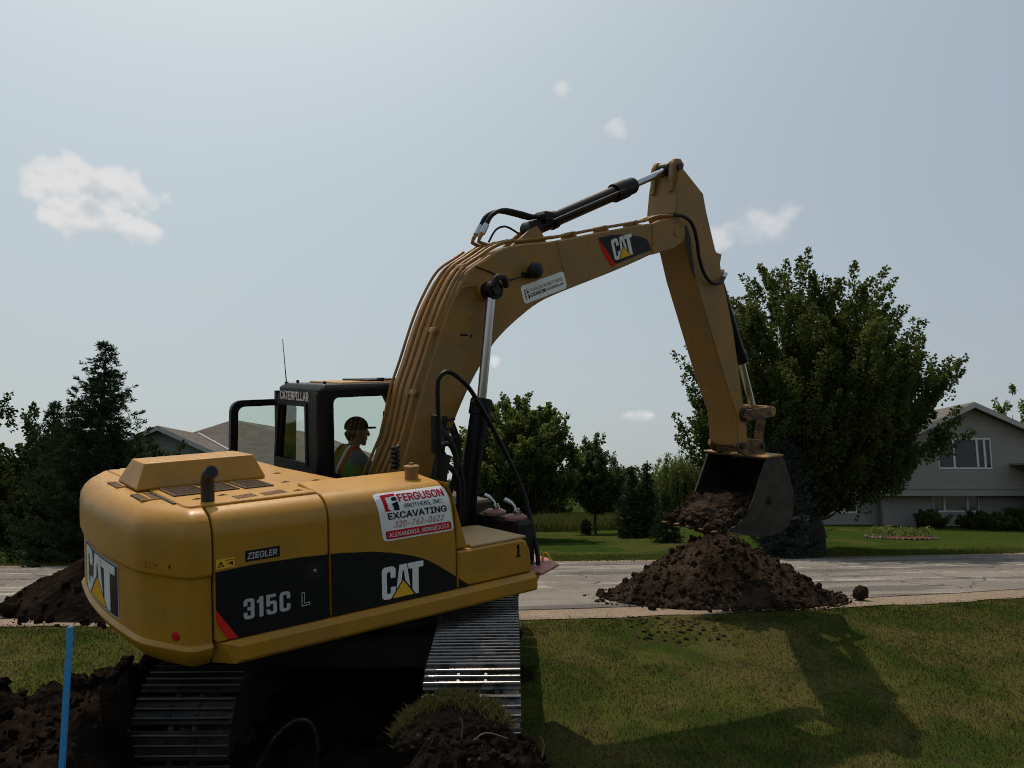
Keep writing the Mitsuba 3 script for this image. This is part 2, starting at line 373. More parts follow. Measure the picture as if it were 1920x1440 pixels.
def strip(xs, fa, fb, n, z0, crown=0.0, jag=0.0, seed=1):
    t = np.linspace(0, 1, n); v = []
    ja = jag * (meshkit.fbm(np.stack([xs * 1.7, xs * 0, xs * 0], -1), 3, seed) - .5); jb = jag * (meshkit.fbm(np.stack([xs * 1.9, xs * 0 + 5, xs * 0], -1), 3, seed) - .5)
    for k in t: v.append(np.stack([xs, (fa(xs) + ja) * (1 - k) + (fb(xs) + jb) * k, z0 + crown * 4 * k * (1 - k) + 0 * xs], 1))
    v = np.array(v).reshape(-1, 3); m = len(xs); i, j = np.meshgrid(np.arange(n - 1), np.arange(m - 1), indexing='ij'); a = (i * m + j).ravel()
    return trimesh.Trimesh(v, np.vstack([np.stack([a, a + 1, a + m + 1], 1), np.stack([a, a + m + 1, a + m], 1)]), process=False)


fine = np.r_[-300, -120, -60, -40, -25, np.arange(-14, 16, .12), 20, 30, 50, 80, 150, 300]
add('gravel_shoulder', strip(fine, lambda x: edge_near(x) - .10, lambda x: edge_near(x) + 1.2, 5, .132, .0, .22), 'gravel', True)
tag('gravel_shoulder', 'sandy gravel strip between lawn and asphalt road', kind='structure')
add('gravel_shoulder', strip(fine, lambda x: edge_far(x) - .6, lambda x: edge_far(x) + .2, 4, .128, .0, .25, 4), 'gravel', True)
tag('gravel_shoulder_001', 'narrow gravel strip on the far side of the road', kind='structure')
add('road', strip(fine, lambda x: edge_near(x) + .62, lambda x: edge_far(x) - .35, 18, .140, .05, .10, 7), 'asphalt', True)
tag('road', 'worn gray asphalt road with pale scuffs and cracks', kind='structure')

# ------------------------------------------------------------------ grass blades
rng = np.random.RandomState(11)


def blades(x, y, z, h, w, rs, lean=.5):
    n = len(x); a = rs.uniform(0, 2 * np.pi, n); c, s = np.cos(a), np.sin(a); b = rs.uniform(0, 2 * np.pi, n); l = rs.uniform(.1, lean, n) * h
    v = np.empty((n, 4, 3)); base = np.stack([x, y, z], 1); o = np.stack([c * w / 2, s * w / 2, 0 * w], 1)
    v[:, 0] = base - o; v[:, 1] = base + o
    mid = base + np.stack([np.cos(b) * l * .35, np.sin(b) * l * .35, h * .6], 1)
    v[:, 2] = mid + o * .8
    v[:, 3] = base + np.stack([np.cos(b) * l, np.sin(b) * l, h], 1)
    k = np.arange(n)[:, None] * 4
    return trimesh.Trimesh(v.reshape(-1, 3), np.vstack([k + [0, 1, 2], k + [0, 2, 3]]), process=False)


def under_machine(x, y):
    p = np.stack([x, y, 0 * x - .12], 1) - C0; u = p @ UR
    t = (np.abs(u[:, 0]) < 2.05) & (np.abs(np.abs(u[:, 1] + .1) - .9) < .33)
    return t


def soil_mask(x, y):
    """Above 0 where the lawn has been dug up."""
    n = meshkit.fbm(np.stack([x * 1.3, y * 1.3, 0 * x], -1), 4, 21) - .5
    a = np.minimum(6.55 + .42 * np.clip(x + 4.6, 0, 2.4) - y, (.15 - x) * 1.3)                # the trench edge at left and under the machine
    b = np.minimum(4.75 - y, .75 - x)
    c = np.minimum(8.4 - y, np.minimum(x + 3.1, -.0 - x))
    return np.maximum(np.maximum(a, b), c) + n * 1.0


def spread(n, x0, x1, y0, y1, rs):
    x, y = rs.uniform(x0, x1, n), rs.uniform(y0, y1, n); return x, y


x, y = spread(400000, -6.5, 7.5, 4.2, 11.5, rng)
vis = (np.abs(x) < y * .70 + .3) & (edge_near(x) - y > -.02) & (soil_mask(x, y) < .12) & ~under_machine(x, y)
thin = meshkit.fbm(np.stack([x * 1.2, y * 1.2, 0 * x], -1), 3, 33)
wear = (np.abs(x - 1.75) < .55) & (edge_near(x) - y < 1.7)                                      # flattened track print below the soil heap
vis &= rng.rand(len(x)) < np.clip(1.55 - thin * 1.15, .35, 1) * np.where(wear, .25, 1) * np.clip((edge_near(x) - y + .02) * 3 + .2, 0, 1)
x, y = x[vis], y[vis]; n = len(x)
add('grass', blades(x, y, ground_z(x, y) - .005, rng.uniform(.010, .030, n) * np.where(rng.rand(n) < .04, 1.8, 1), rng.uniform(.0035, .0065, n), rng, .8), 'blade', False)
tag('grass', 'short mown grass with dry yellow patches on the slope below the road', 'grass', kind='stuff')
x, y = spread(60000, -14, 14, 16, 21, rng); m = (y > edge_far(x) - .05) & (y < edge_far(x) + 1.6); x, y = x[m], y[m]
add('verge_grass', blades(x, y, ground_z(x, y), rng.uniform(.03, .09, len(x)), rng.uniform(.012, .022, len(x)), rng, 1.0), 'meadow_blade', False)
tag('verge_grass', 'taller yellow green grass along the far edge of the road', 'grass', kind='stuff')
x, y = spread(26000, -4, 9, 33, 46, rng)
add('meadow_grass', blades(x, y, ground_z(x, y), rng.uniform(.3, .62, len(x)), rng.uniform(.03, .06, len(x)), rng, .5), 'meadow_blade', False)
tag('meadow_grass', 'tall yellow green meadow grass behind the young trees', 'grass', kind='stuff')


# ------------------------------------------------------------------ soil: dug ground, heaps, clods
def lumps(p, seed, k=1.0):
    q = np.stack([p[..., 0], p[..., 1], 0 * p[..., 0]], -1)
    a = meshkit.fbm(q * 3.0 * k, 4, seed) - .5; b = np.abs(meshkit.fbm(q * 7 * k, 3, seed + 3) - .5); c = np.abs(meshkit.fbm(q * 17 * k, 2, seed + 9) - .5)
    return .20 * a + .22 * (.25 - b) + .10 * (.25 - c)


def soil_z(x, y):
    m = soil_mask(x, y); g = ground_z(x, y)
    return g - .05 + np.clip(m, -.3, .35) * .45 + np.clip(m * 4, 0, 1) * lumps(np.stack([x, y], -1), 41) * 1.35 + .62 * np.exp(-((x + 2.40) / .20) ** 2) * sstep(7.0, 5.4, y) + .38 * np.exp(-((x + 2.36) / .24) ** 2 - ((y - 4.75) / .40) ** 2) - 1.2 * np.maximum(sstep(3.0, 2.4, y), sstep(-6.3, -7.0, x)) - .35 * sstep(.5, 1.6, m) * sstep(5.6, 4.6, y) * sstep(-.6, -1.2, x)


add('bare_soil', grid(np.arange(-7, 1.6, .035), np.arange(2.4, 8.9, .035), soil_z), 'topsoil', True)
tag('bare_soil', 'dark freshly dug topsoil under and behind the excavator', kind='structure')


def clods(centers, radii, seed):
    rs = np.random.RandomState(seed); base = [trimesh.creation.icosphere(1, 1.0) for _ in range(6)] + [trimesh.creation.icosphere(0, 1.0) for _ in range(6)]; out = []
    for b in base: b.vertices *= (1 + rs.uniform(-.32, .25, (len(b.vertices), 1))) * rs.uniform(.7, 1.15, (1, 3))
    for c, r in zip(centers, radii):
        b = base[rs.randint(6) + (6 if r < .022 else 0)]; q = rs.normal(size=4); q /= np.linalg.norm(q)
        Rm = trimesh.transformations.quaternion_matrix(q)[:3, :3]
        out.append((b.vertices @ Rm.T * r + c, b.faces))
    off = 0; V = []; F_ = []
    for v, f in out: V.append(v); F_.append(f + off); off += len(v)
    return trimesh.Trimesh(np.concatenate(V), np.concatenate(F_), process=False)


def heap(name, cx, cy, rx, ry, h, seed, mat, pw=1.15, rot=0.0, n=230, nclod=900, base=None, skew=0.0):
    xs, ys = np.linspace(cx - rx * 1.25, cx + rx * 1.25, n), np.linspace(cy - ry * 1.3, cy + ry * 1.3, int(n * .75))

    def hz(x, y):
        a = np.arctan2((y - cy) / ry, (x - cx) / rx); r = np.hypot((x - cx - skew * rx * 0) / rx, (y - cy) / ry)
        r = r * (1 + .16 * (meshkit.fbm(np.stack([np.cos(a) * 2 + 5, np.sin(a) * 2, 0 * a], -1), 3, seed) - .5) * 2)
        q = np.stack([x, y], -1); body = h * np.clip(1 - r, -.2, 1) ** 1 if pw == 1 else h * np.sign(1 - r) * np.abs(1 - r) ** pw
        body = h * .97 * (1 - np.sqrt(np.minimum(r, 3) ** 2 + .02)) * np.where(r < 1, 1.06, .6)
        return (ground_z(x, y) if base is None else base) - .03 + body + lumps(q, seed + 2, 1.2) * np.clip((1.08 - r) * 4, 0, 1) * .62
    k = add(name, grid(xs, ys, hz), mat, True)
    rs = np.random.RandomState(seed + 50)
    a = rs.uniform(0, 2 * np.pi, nclod); r = np.sqrt(rs.uniform(0, 1.25, nclod)); r = np.where(rs.rand(nclod) < .3, rs.uniform(.9, 1.18, nclod), np.minimum(r, 1.02))
    x, y = cx + rx * r * np.cos(a), cy + ry * r * np.sin(a); rad = .009 + .048 * rs.rand(nclod) ** 4.5; rad = np.where(r > 1.02, rad * .6, rad)
    floor = ground_z(x, y) if base is None else base
    zz = np.maximum(hz(x, y), floor) + rad * .35
    add(k + '__clods', clods(np.stack([x, y, zz], 1), rad, seed), mat, False, kind='stuff')
    return k


rs = np.random.RandomState(44); x, y = rs.uniform(-5.5, -.2, 5200), rs.uniform(3.9, 7.6, 5200); m_ = (soil_mask(x, y) > .05) & ~under_machine(x, y); x, y = x[m_][:1500], y[m_][:1500]; r = .010 + .05 * rs.rand(len(x)) ** 3
add('bare_soil__clods', clods(np.stack([x, y, soil_z(x, y) + r * .35], 1), r, 45), 'topsoil', False, kind='stuff')
# soil scraped over the lawn by the tracks, in short ridges
y = np.repeat(np.arange(8.42, 9.45, .115), 46); x = rs.uniform(1.25, 2.35, len(y)) + (y - 9) * .1; y = y + rs.normal(0, .03, len(y)) + .10 * (meshkit.fbm(np.stack([x * 2.5, y, 0 * x], -1), 3, 9) - .5); r = .005 + .015 * rs.rand(len(x)) ** 2; m_ = (rs.rand(len(x)) < .75) & (edge_near(x) - y > .1); x, y, r = x[m_], y[m_], r[m_]
cl = clods(np.stack([x * 0, y * 0, x * 0], 1), r, 46); v = np.array(cl.vertices).reshape(len(x), -1, 3); v = v * [1.9, 1, .5] + np.stack([x, y, ground_z(x, y) + .012], 1)[:, None]
add('scattered_soil', trimesh.Trimesh(v.reshape(-1, 3), cl.faces, process=False), 'soil', False)
tag('scattered_soil', 'crumbs of soil scattered in rows on the lawn below the heap', 'soil', kind='stuff')
k = heap('soil_heap', 2.80, 11.1, 1.60, 1.2, .96, 61, 'soil', n=240, nclod=2600, base=.15)
tag(k, 'brown heap of crumbly soil on the road below the raised bucket', 'soil heap')
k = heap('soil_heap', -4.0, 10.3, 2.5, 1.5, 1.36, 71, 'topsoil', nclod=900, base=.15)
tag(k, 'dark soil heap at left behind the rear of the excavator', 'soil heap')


def clod(name, c, r, seed, mat, label):
    rs = np.random.RandomState(seed); m = trimesh.creation.icosphere(4, 1.0); v = np.array(m.vertices)
    m.vertices = v * (1 + .5 * (meshkit.fbm(v * 1.3 + seed, 3, seed) - .5) + .22 * (meshkit.fbm(v * 5 + seed, 3, seed) - .5))[:, None] * r * np.array([1.05, 1, .92]) + np.asarray(c)
    k = add(name, m, mat, True); tag(k, label, 'soil clod')


clod('soil_clod', (4.62, 10.85, .225), .097, 3, 'soil', 'large round clod lying alone on the gravel right of the heap')
clod('soil_clod', (3.66, 10.25, .18), .07, 4, 'soil', 'small dark clod at the front right foot of the brown heap')
clod('soil_clod', (-5.72, 9.35, .22), .085, 5, 'topsoil', 'dark clod on the road at the far left of the dark heap')
clod('soil_clod', (1.70, 9.95, .165), .05, 6, 'soil', 'small clod on the gravel left of the brown heap')


def mound_z(x, y):
    r = (np.abs((x + .14) / .62) ** 2.6 + np.abs((y - 4.0) / .60) ** 2.6) ** (1 / 2.6)
    return ground_z(x, y) - .1 + .98 * (1 - sstep(.35, 1.25, r)) + lumps(np.stack([x, y], -1), 91, 1.5) * .9


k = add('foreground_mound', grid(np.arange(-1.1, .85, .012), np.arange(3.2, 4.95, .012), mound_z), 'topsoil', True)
tag(k, 'clumpy brown soil mound in the foreground at the end of the right track', 'soil mound')
rs = np.random.RandomState(8)
x, y = rs.uniform(-.75, .4, 420), rs.uniform(3.6, 4.6, 420); r = .006 + .035 * rs.rand(420) ** 3
add(k + '__clods', clods(np.stack([x, y, mound_z(x, y) + r * .4], 1), r, 5), 'topsoil', False, kind='stuff')
for p in ([(-.18, 3.95, .36), (-.12, 3.93, .40), (-.02, 3.95, .37)], [(-.24, 3.99, .36), (-.235, 3.97, .43), (-.25, 3.96, .46)], [(.14, 3.9, .30), (.15, 3.88, .36), (.13, 3.87, .40)]):
    q = catmull(p, 4); q[:, 2] += np.maximum(0, mound_z(q[:, 0], q[:, 1]) + .012 - q[:, 2]).max() * .6
    add(k + '__root', tube(q, np.linspace(.005, .002, len(q)), 5), 'twig', True)
m = trimesh.creation.icosphere(5, 1.0); v = np.array(m.vertices)
v = v * (1 + .35 * (meshkit.fbm(v * 1.6 + 3, 4, 5) - .5) + .16 * (meshkit.fbm(v * 6, 3, 8) - .5))[:, None] * np.array([.29, .18, .105])
v[:, 2] -= .35 * v[:, 0] ** 2 + .25 * np.maximum(0, -v[:, 0]) ** 1.5
c_, s_ = math.cos(.35), math.sin(.35); v = np.stack([v[:, 0], v[:, 1] * c_ - v[:, 2] * s_, v[:, 1] * s_ + v[:, 2] * c_], 1) + [-.31, 4.27, .335]
sod = trimesh.Trimesh(v, m.faces, process=False); k = add('sod_clump', sod, 'topsoil', True)
tag(k, 'upturned clump of sod with grass on top of the foreground mound', 'sod clump')
nn = sod.face_normals; cc = sod.triangles_center
w = np.clip(nn[:, 2] * 1.2 + nn[:, 1] * 1.1 - .15 - 1.3 * np.clip(-(cc[:, 1] - 4.27) * 6, 0, 1), 0, None) * sod.area_faces; rs = np.random.RandomState(3)
i = rs.choice(len(cc), 3300, p=w / w.sum()); p = cc[i] + rs.normal(0, .004, (3300, 3))
g = blades(0 * p[:, 0], 0 * p[:, 0], 0 * p[:, 0], rs.uniform(.02, .058, len(p)), rs.uniform(.003, .005, len(p)), rs, 1.1); gv = g.vertices.reshape(-1, 4, 3)
nrm = nn[i] * .9 + [0, 0, .7]; nrm /= np.linalg.norm(nrm, axis=1, keepdims=True); gv = gv + (nrm - [0, 0, 1])[:, None, :] * gv[..., 2:3] + p[:, None, :]
add(k + '__grass', trimesh.Trimesh(gv.reshape(-1, 3), g.faces, process=False), 'sod_blade', False, kind='stuff')
# torn turf tufts along the lip of the dug ground
rs = np.random.RandomState(17); x, y = rs.uniform(-5.5, .6, 60000), rs.uniform(4.0, 8.0, 60000); m_ = soil_mask(x, y); m_ = (m_ > .02) & (m_ < .35) & (meshkit.fbm(np.stack([x * 3, y * 3, 0 * x], -1), 3, 6) > .54) & ~under_machine(x, y)
x, y = x[m_][:6000], y[m_][:6000]
add('torn_turf', blades(x, y, soil_z(x, y) - .01, rs.uniform(.03, .09, len(x)), rs.uniform(.004, .008, len(x)), rs, 1.4), 'blade', False)
tag('torn_turf', 'torn bits of turf along the edge of the dug ground', 'grass', kind='stuff')
pr = rs.normal(0, .006, (12, 2))
add('marker_stake', rbox(-.014, .014, -.008, .008, 0, 1.75, .003), 'blue_paint', 25, (np.array([-2.225, 4.2, -.91]), np.array([[1, 0, -.016], [0, 1, .0], [.016, 0, 1]])))
tag('marker_stake', 'thin bright blue stake standing in the dug soil at left', 'stake')
k = add('soil_hose', tube(catmull([(-1.42, 4.35, -.2), (-1.36, 4.4, .02), (-1.26, 4.45, .22), (-1.16, 4.5, .30), (-1.08, 4.52, .27), (-1.04, 4.5, .12), (-1.10, 4.45, -.2)], 8), .012, 8), 'topsoil', True)
tag(k, 'thin dark hose looping out of the soil between the tracks', 'hose')

# ------------------------------------------------------------------ the excavator
E = 'excavator'
EX = E + '__'
tag(E, 'yellow tracked excavator with raised boom digging beside the road', 'excavator')
U = UPPER
# tracks: frame, wheels and every shoe
R_, ZC, HL = .355, .425, 1.62


def path_at(s):
    L1, L2 = 2 * HL, math.pi * R_; s = s % (2 * L1 + 2 * L2)
    if s < L1: return -HL + s, ZC + R_, 0.0
    s -= L1
    if s < L2: a = s / R_; return HL + R_ * math.sin(a), ZC + R_ * math.cos(a), -a
    s -= L2
    if s < L1: return HL - s, ZC - R_, -math.pi
    a = (s - L1) / R_; return -HL - R_ * math.sin(a), ZC - R_ * math.cos(a), -math.pi - a


PER = 4 * HL + 2 * math.pi * R_; NS = 50; PITCH_ = PER / NS
sh = [rbox(-PITCH_ / 2 + .004, PITCH_ / 2 - .004, -.30, .30, .030, .048, .004)]
grs = [rbox(o - .007, o + .007, -.30, .30, .046, .074, .004) for o in (-.052, .004, .060)]
bolts = [rod((o, s * .085, .046), (o, s * .085, .060), .014, 8) for o in (-.024, .032) for s in (-1, 1)]
shoe_m = cat(sh + bolts); grouser_m = cat(grs); link_m = cat([rbox(-.075, .075, s * .07 - .02, s * .07 + .02, -.045, .030, .012) for s in (-1, 1)])
for side in (-1, 1):
    yc = -.995 if side < 0 else .73
    parts = [prism([(-1.45, .25), (1.45, .25), (1.55, .42), (1.3, .56), (-1.3, .56), (-1.55, .42)], yc - .15, yc + .15, .02)]
    parts += [rod((x, yc - .17, .16), (x, yc + .17, .16), .085, 18) for x in np.linspace(-1.2, 1.2, 7)] + [rod((x, yc - .12, .68), (x, yc + .12, .68), .06, 14) for x in (-.55, .55)]
    t = add(EX + 'track', cat(parts), 'iron_dark', 30, UNDER)
    add(t + '__idler', cat([rod((HL, yc - .14, ZC), (HL, yc + .14, ZC), R_ - .05, 32), rod((HL, yc - .16, ZC), (HL, yc + .16, ZC), .12, 20)]), 'iron_dark', 30, UNDER)
    an = np.arange(0, 2 * np.pi, 2 * np.pi / 21)
    sp = unary_union([Polygon([(math.cos(g) * .28, math.sin(g) * .28) for g in np.linspace(0, 2 * np.pi, 40)])] + [Polygon([(.26 * math.cos(g - .11), .26 * math.sin(g - .11)), (.34 * math.cos(g - .04), .34 * math.sin(g - .04)), (.34 * math.cos(g + .04), .34 * math.sin(g + .04)), (.26 * math.cos(g + .11), .26 * math.sin(g + .11))]) for g in an])
    add(t + '__sprocket', cat([extr(affinity.translate(sp, -HL, ZC), yc - .03, yc + .03), rod((-HL, yc - .16, ZC), (-HL, yc + .16, ZC), .17, 24)]), 'iron_dark', 30, UNDER)
    add(t + '__chain_link', cat([xform(link_m, lambda v, q=path_at(i * PITCH_): np.stack([v[:, 0] * math.cos(q[2]) - v[:, 2] * math.sin(q[2]) + q[0], v[:, 1] + yc, v[:, 0] * math.sin(q[2]) + v[:, 2] * math.cos(q[2]) + q[1]], 1)) for i in range(NS)]), 'iron_dark', 30, UNDER, kind='stuff')
    rs = np.random.RandomState(20 + side)
    for i in range(NS):
        x, z, a = path_at(i * PITCH_ + .05); ca, sa = math.cos(a), math.sin(a); dy = yc + rs.normal(0, .003)
        f = lambda v: np.stack([v[:, 0] * ca - v[:, 2] * sa + x, v[:, 1] + dy, v[:, 0] * sa + v[:, 2] * ca + z], 1)
        # the three ribs of a shoe are worn bright along their crests
        v = cat([xform(shoe_m, f), xform(cat([rbox(o - .0075, o + .0075, -.30, .30, .046, .068, .003) for o in (-.052, .004, .060)]), f)])
        add(t + '__shoe', v, 'track_steel' if side < 0 else 'track_shaded', 30, UNDER)  # left shoes take the copy with shade painted in
    add(t + '__worn_edge', cat([xform(cat([rbox(o - .0055, o + .0055, -.298, .298, .066, .0735, .003) for o in (-.052, .004, .060)]), lambda v, q=path_at(i * PITCH_ + .05): np.stack([v[:, 0] * math.cos(q[2]) - v[:, 2] * math.sin(q[2]) + q[0], v[:, 1] + yc, v[:, 0] * math.sin(q[2]) + v[:, 2] * math.cos(q[2]) + q[1]], 1)) for i in range(NS)]), 'track_edge' if side < 0 else 'shaded_edge', 30, UNDER, kind='stuff')  # left crests likewise use the colour darkened for shade
add(EX + 'car_body', cat([rbox(-.75, .75, -.85, .65, .45, .72, .04), rbox(-.6, .6, -.6, .6, .40, .82, .05)]), 'iron_dark', 30, UNDER)
add(EX + 'swing_bearing', rod((0, 0, .80), (0, 0, .99), .56, 48), 'iron_dark', 30, U)
add(EX + 'main_frame', cat([rbox(-1.63, .80, -1.16, .12, .98, 1.10, .02), rbox(-1.63, 1.15, .12, 1.22, .98, 1.10, .02), rbox(.0, 1.05, -.40, .40, .99, 1.55, .02)]), 'iron_dark', 30, U)

# counterweight: plan outline and the profile it is swept through
half = [(-1.645, 1.24), (-1.74, 1.24), (-1.775, 1.225), (-1.80, 1.195), (-1.875, 1.06), (-1.945, .92), (-1.965, .86), (-1.98, .79), (-2.01, .52), (-2.03, .26), (-2.035, .0)]
plan = np.array([(x, -y) for x, y in half] + [(x, y) for x, y in half[-2::-1]])
plan = catmull(plan, 2)


def cw_ring(d, z):
    q = np.stack([-1.645 + (plan[:, 0] + 1.645) * (1 - d / .39), plan[:, 1] * (1 - d / 1.24)], 1)
    return np.vstack([np.column_stack([q, np.full(len(q), z)])])


def cw_sweep(prof):
    rings = [cw_ring(d, z) for d, z in prof]; n = len(rings[0]); v = np.concatenate(rings); f = []
    for a in range(len(rings) - 1):
        for i in range(n):
            j = (i + 1) % n; f += [[a * n + i, a * n + j, (a + 1) * n + j], [a * n + i, (a + 1) * n + j, (a + 1) * n + i]]
    for base, flip in ((0, True), ((len(rings) - 1) * n, False)):
        for i in range(1, n - 1): f.append([base, base + i + 1, base + i] if flip else [base, base + i, base + i + 1])
    return fixvol(trimesh.Trimesh(v, f, process=False))


cwp = [(.24, .955), (.15, .96), (.085, .985), (.03, 1.045), (.006, 1.085), (.002, 1.10), (.010, 1.114), (.024, 1.125), (.026, 1.30), (.026, 1.505), (.020, 1.52), (.004, 1.532), (0, 1.545), (0, 1.62), (.001, 1.68), (.003, 1.745), (.012, 1.80), (.040, 1.85), (.080, 1.885), (.125, 1.904), (.18, 1.911), (.33, 1.914)]
cw = add(EX + 'counterweight', cw_sweep(cwp), 'paint', 28, U)


def cw_wrap(m, y0, z0, off=.0265):
    """Lay a flat mesh (u along the rear from the machine's left to right, v up, w out) on the rear face."""
    s = plan[len(plan) // 2:][::-1]
    half_ = plan[np.argsort(plan[:, 1])]
    def f(v):
        y = y0 - v[:, 0]; x = np.interp(y, half_[:, 1], half_[:, 0]) + off
        return np.stack([x - .003 - v[:, 2], y, z0 + v[:, 1]], 1)
    m = m.copy(); m = trimesh.Trimesh(*trimesh.remesh.subdivide_to_size(m.vertices, m.faces, .08)[:2], process=False); m.vertices = f(np.array(m.vertices)); m.fix_normals() if m.volume < 0 else None
    return m


def cat_logo():
    C = rrect(0, 0, .43, 1, .13).difference(rrect(.155, .16, .275, .84, .055)).difference(sbox(.275, .36, .5, .64))
    A = Polygon([(.56, 1), (.80, 1), (.94, 0), (.42, 0)]).difference(Polygon([(.655, .80), (.705, .80), (.745, .42), (.615, .42)]))
    Tt = unary_union([sbox(.82, .82, 1.34, 1), sbox(.98, 0, 1.18, .9)])
    tri = Polygon([(.68, .50), (.33, 0), (1.03, 0)]); border = tri.buffer(.045, join_style=2)
    gap = A.buffer(.02)
    return unary_union([C.difference(border), A.difference(border), Tt.difference(border).difference(Polygon([(.80, 1), (.83, 1), (.97, 0), (.94, 0)]))]), tri


def heavy_digits():
    three = rrect(0, 0, .52, 1, .16).difference(sbox(.18, .585, .34, .84)).difference(sbox(.18, .16, .34, .415)).difference(sbox(-.1, .34, .18, .66))
    one_ = unary_union([sbox(.12, 0, .31, 1), Polygon([(0, .70), (.14, .72), (.14, 1), (.10, .86), (0, .84)])])
    five = unary_union([sbox(0, .84, .48, 1), sbox(0, .42, .17, 1), rrect(0, 0, .52, .66, .15)]).difference(sbox(.18, .15, .34, .51)).difference(sbox(-.1, .27, .18, .42))
    cee = rrect(0, 0, .54, 1, .18).difference(rrect(.18, .16, .36, .84, .06)).difference(sbox(.34, .37, .6, .63))
    return unary_union([affinity.translate(g, x, 0) for g, x in ((three, 0), (one_, .64), (five, 1.10), (cee, 1.76))])


LOGO, TRI = cat_logo()
DIGITS = heavy_digits()
# large logo panel across the rear
z0, z1 = 1.145, 1.495
add(cw + '__decal', cw_wrap(flat3(sbox(0, 0, 1.0, z1 - z0)), .52, z0), 'gray_print', 30, U)
add(cw + '__decal', cw_wrap(flat3(rrect(.012, .012, .988, z1 - z0 - .012, .01)), .52, z0, .0245), 'decal_black', 30, U)
s_ = .31
add(cw + '__lettering', cw_wrap(flat3(affinity.scale(LOGO, .66, s_, origin=(0, 0))), .46, z0 + .02, .0225), 'white_print', 30, U)
add(cw + '__triangle', cw_wrap(flat3(affinity.scale(TRI, .66, s_, origin=(0, 0))), .46, z0 + .02, .0225), 'yellow_print', 30, U)
add(cw + '__reflector', rod((-1.805, -1.105, 1.175), (-1.832, -1.121, 1.175), .026, 20), 'red_print', 30, U)
add(cw + '__scratch', rbox(-1.905, -1.885, -1.02, -.985, 1.585, 1.589, .001), 'ink', 30, U)
add(cw + '__scratch', rbox(-1.852, -1.840, -1.115, -1.108, 1.58, 1.60, .001), 'ink', 30, U)
add(cw + '__lettering', xform(txt('11215', .040, .135), lambda v: np.stack([-1.940 + .466 * v[:, 0] - .885 * (v[:, 2] + .002), -.93 - .885 * v[:, 0] - .466 * (v[:, 2] + .002), 1.567 + v[:, 1]], 1)), 'faded_number', False, U)
for y0_, y1_ in ((-.62, -.36), (.05, .31)):        # lifting eye recesses in the top
    add(cw + '__lifting_recess', cat([rbox(-1.875, -1.765, y0_, y1_, 1.908, 1.917, .002)]), 'rust_dark', 30, U)
    add(cw + '__lifting_eye', cat([rbox(-1.88, -1.76, y0_ - .010, y0_ + .002, 1.908, 1.922, .003), rbox(-1.88, -1.76, y1_ - .002, y1_ + .010, 1.908, 1.922, .003), rbox(-1.83, -1.812, y0_, y1_, 1.910, 1.923, .003)]), 'paint', 30, U)


# engine doors on the right side: the profile (y, z) runs up the side and over the shoulder
def shoulder(s, off=0.0, zb=1.13):
    """Position on the door skin at arc length s above z = zb, pushed out by off."""
    s = np.asarray(s, float); zt = 1.745; r = .165; flat = zt - zb; arc = r * math.pi / 2 * .94
    a = np.clip((s - flat) / r, 0, math.pi / 2 * .94); e = np.maximum(s - flat - arc, 0); ae = math.pi / 2 * .94
    y = -1.24 + r * (1 - np.cos(a)) + e * math.sin(ae); z = np.where(s < flat, zb + s, zt + r * np.sin(a)) + e * math.cos(ae)
    return y - off * np.cos(a), z + off * np.sin(a)


sy, sz = shoulder(np.r_[0, .3, np.linspace(.615, .88, 12), 1.02, 1.2])
skin = list(zip(sy, sz))
door_prof = skin + [(skin[-1][0], 1.75), (-.95, 1.6), (-.95, 1.13)]
door1_prof = [q for q in skin if q[0] < -1.082] + [(-1.082, 1.75), (-.95, 1.6), (-.95, 1.13)]
d1 = add(EX + 'engine_door', prism(door1_prof, -1.632, -.908, .007, 'x'), 'paint', 32, U, 'rear yellow engine door with black decal and model number')


def front_cut(v):
    f = np.interp(v[:, 2], [1.13, 1.49, 1.68, 1.80, 1.93], [.09, .09, .08, .05, .0]) - .09
    v[:, 0] += np.where(v[:, 0] > -.2, f, 0); return v


dm = prism(door_prof, -.896, .09, .007, 'x'); dm.vertices = front_cut(np.array(dm.vertices))
d2 = add(EX + 'engine_door', dm, 'paint', 32, U, 'front yellow engine door with white company sign')
strip_pts = [(.105, 1.405), (.105, 1.49), (.095, 1.68), (.065, 1.80), (.015, 1.905), (.035, 1.90), (.10, 1.74), (.155, 1.56), (.205, 1.405)]
add(EX + 'corner_panel', prism(strip_pts, -1.225, -.80, .01), 'paint', 30, U)
add(EX + 'inner_bulkhead', cat([boxm(-1.62, .05, -.93, -.90, 1.12, 1.80), boxm(.0, .09, -1.2, -.80, 1.12, 1.70), boxm(-1.62, .08, -1.19, -.95, 1.108, 1.128)]), 'rubber', False, U)
bx = prism([(.105, 1.125), (.80, 1.125), (.80, 1.20), (.785, 1.30), (.75, 1.37), (.71, 1.392), (.105, 1.392)], -1.24, -.55, .014)
bxk = add(EX + 'step_box', bx, 'paint', 30, U)
# skirt rail along the bottom edge
rl = prism([(-1.290, 1.005), (-1.275, .985), (-1.16, .985), (-1.16, 1.118), (-1.245, 1.118), (-1.290, 1.088)], -1.632, .82, .004, 'x'); v = np.array(rl.vertices); m_ = (v[:, 0] < -1.6) & (v[:, 1] < -1.23); v[m_, 0] += np.clip((-1.23 - v[m_, 1]) * 2.2, 0, .12); rl.vertices = v
add(EX + 'skirt_rail', rl, 'paint', 25, U)

# flat print on the doors: u = machine x, v = height above 1.13 along the skin


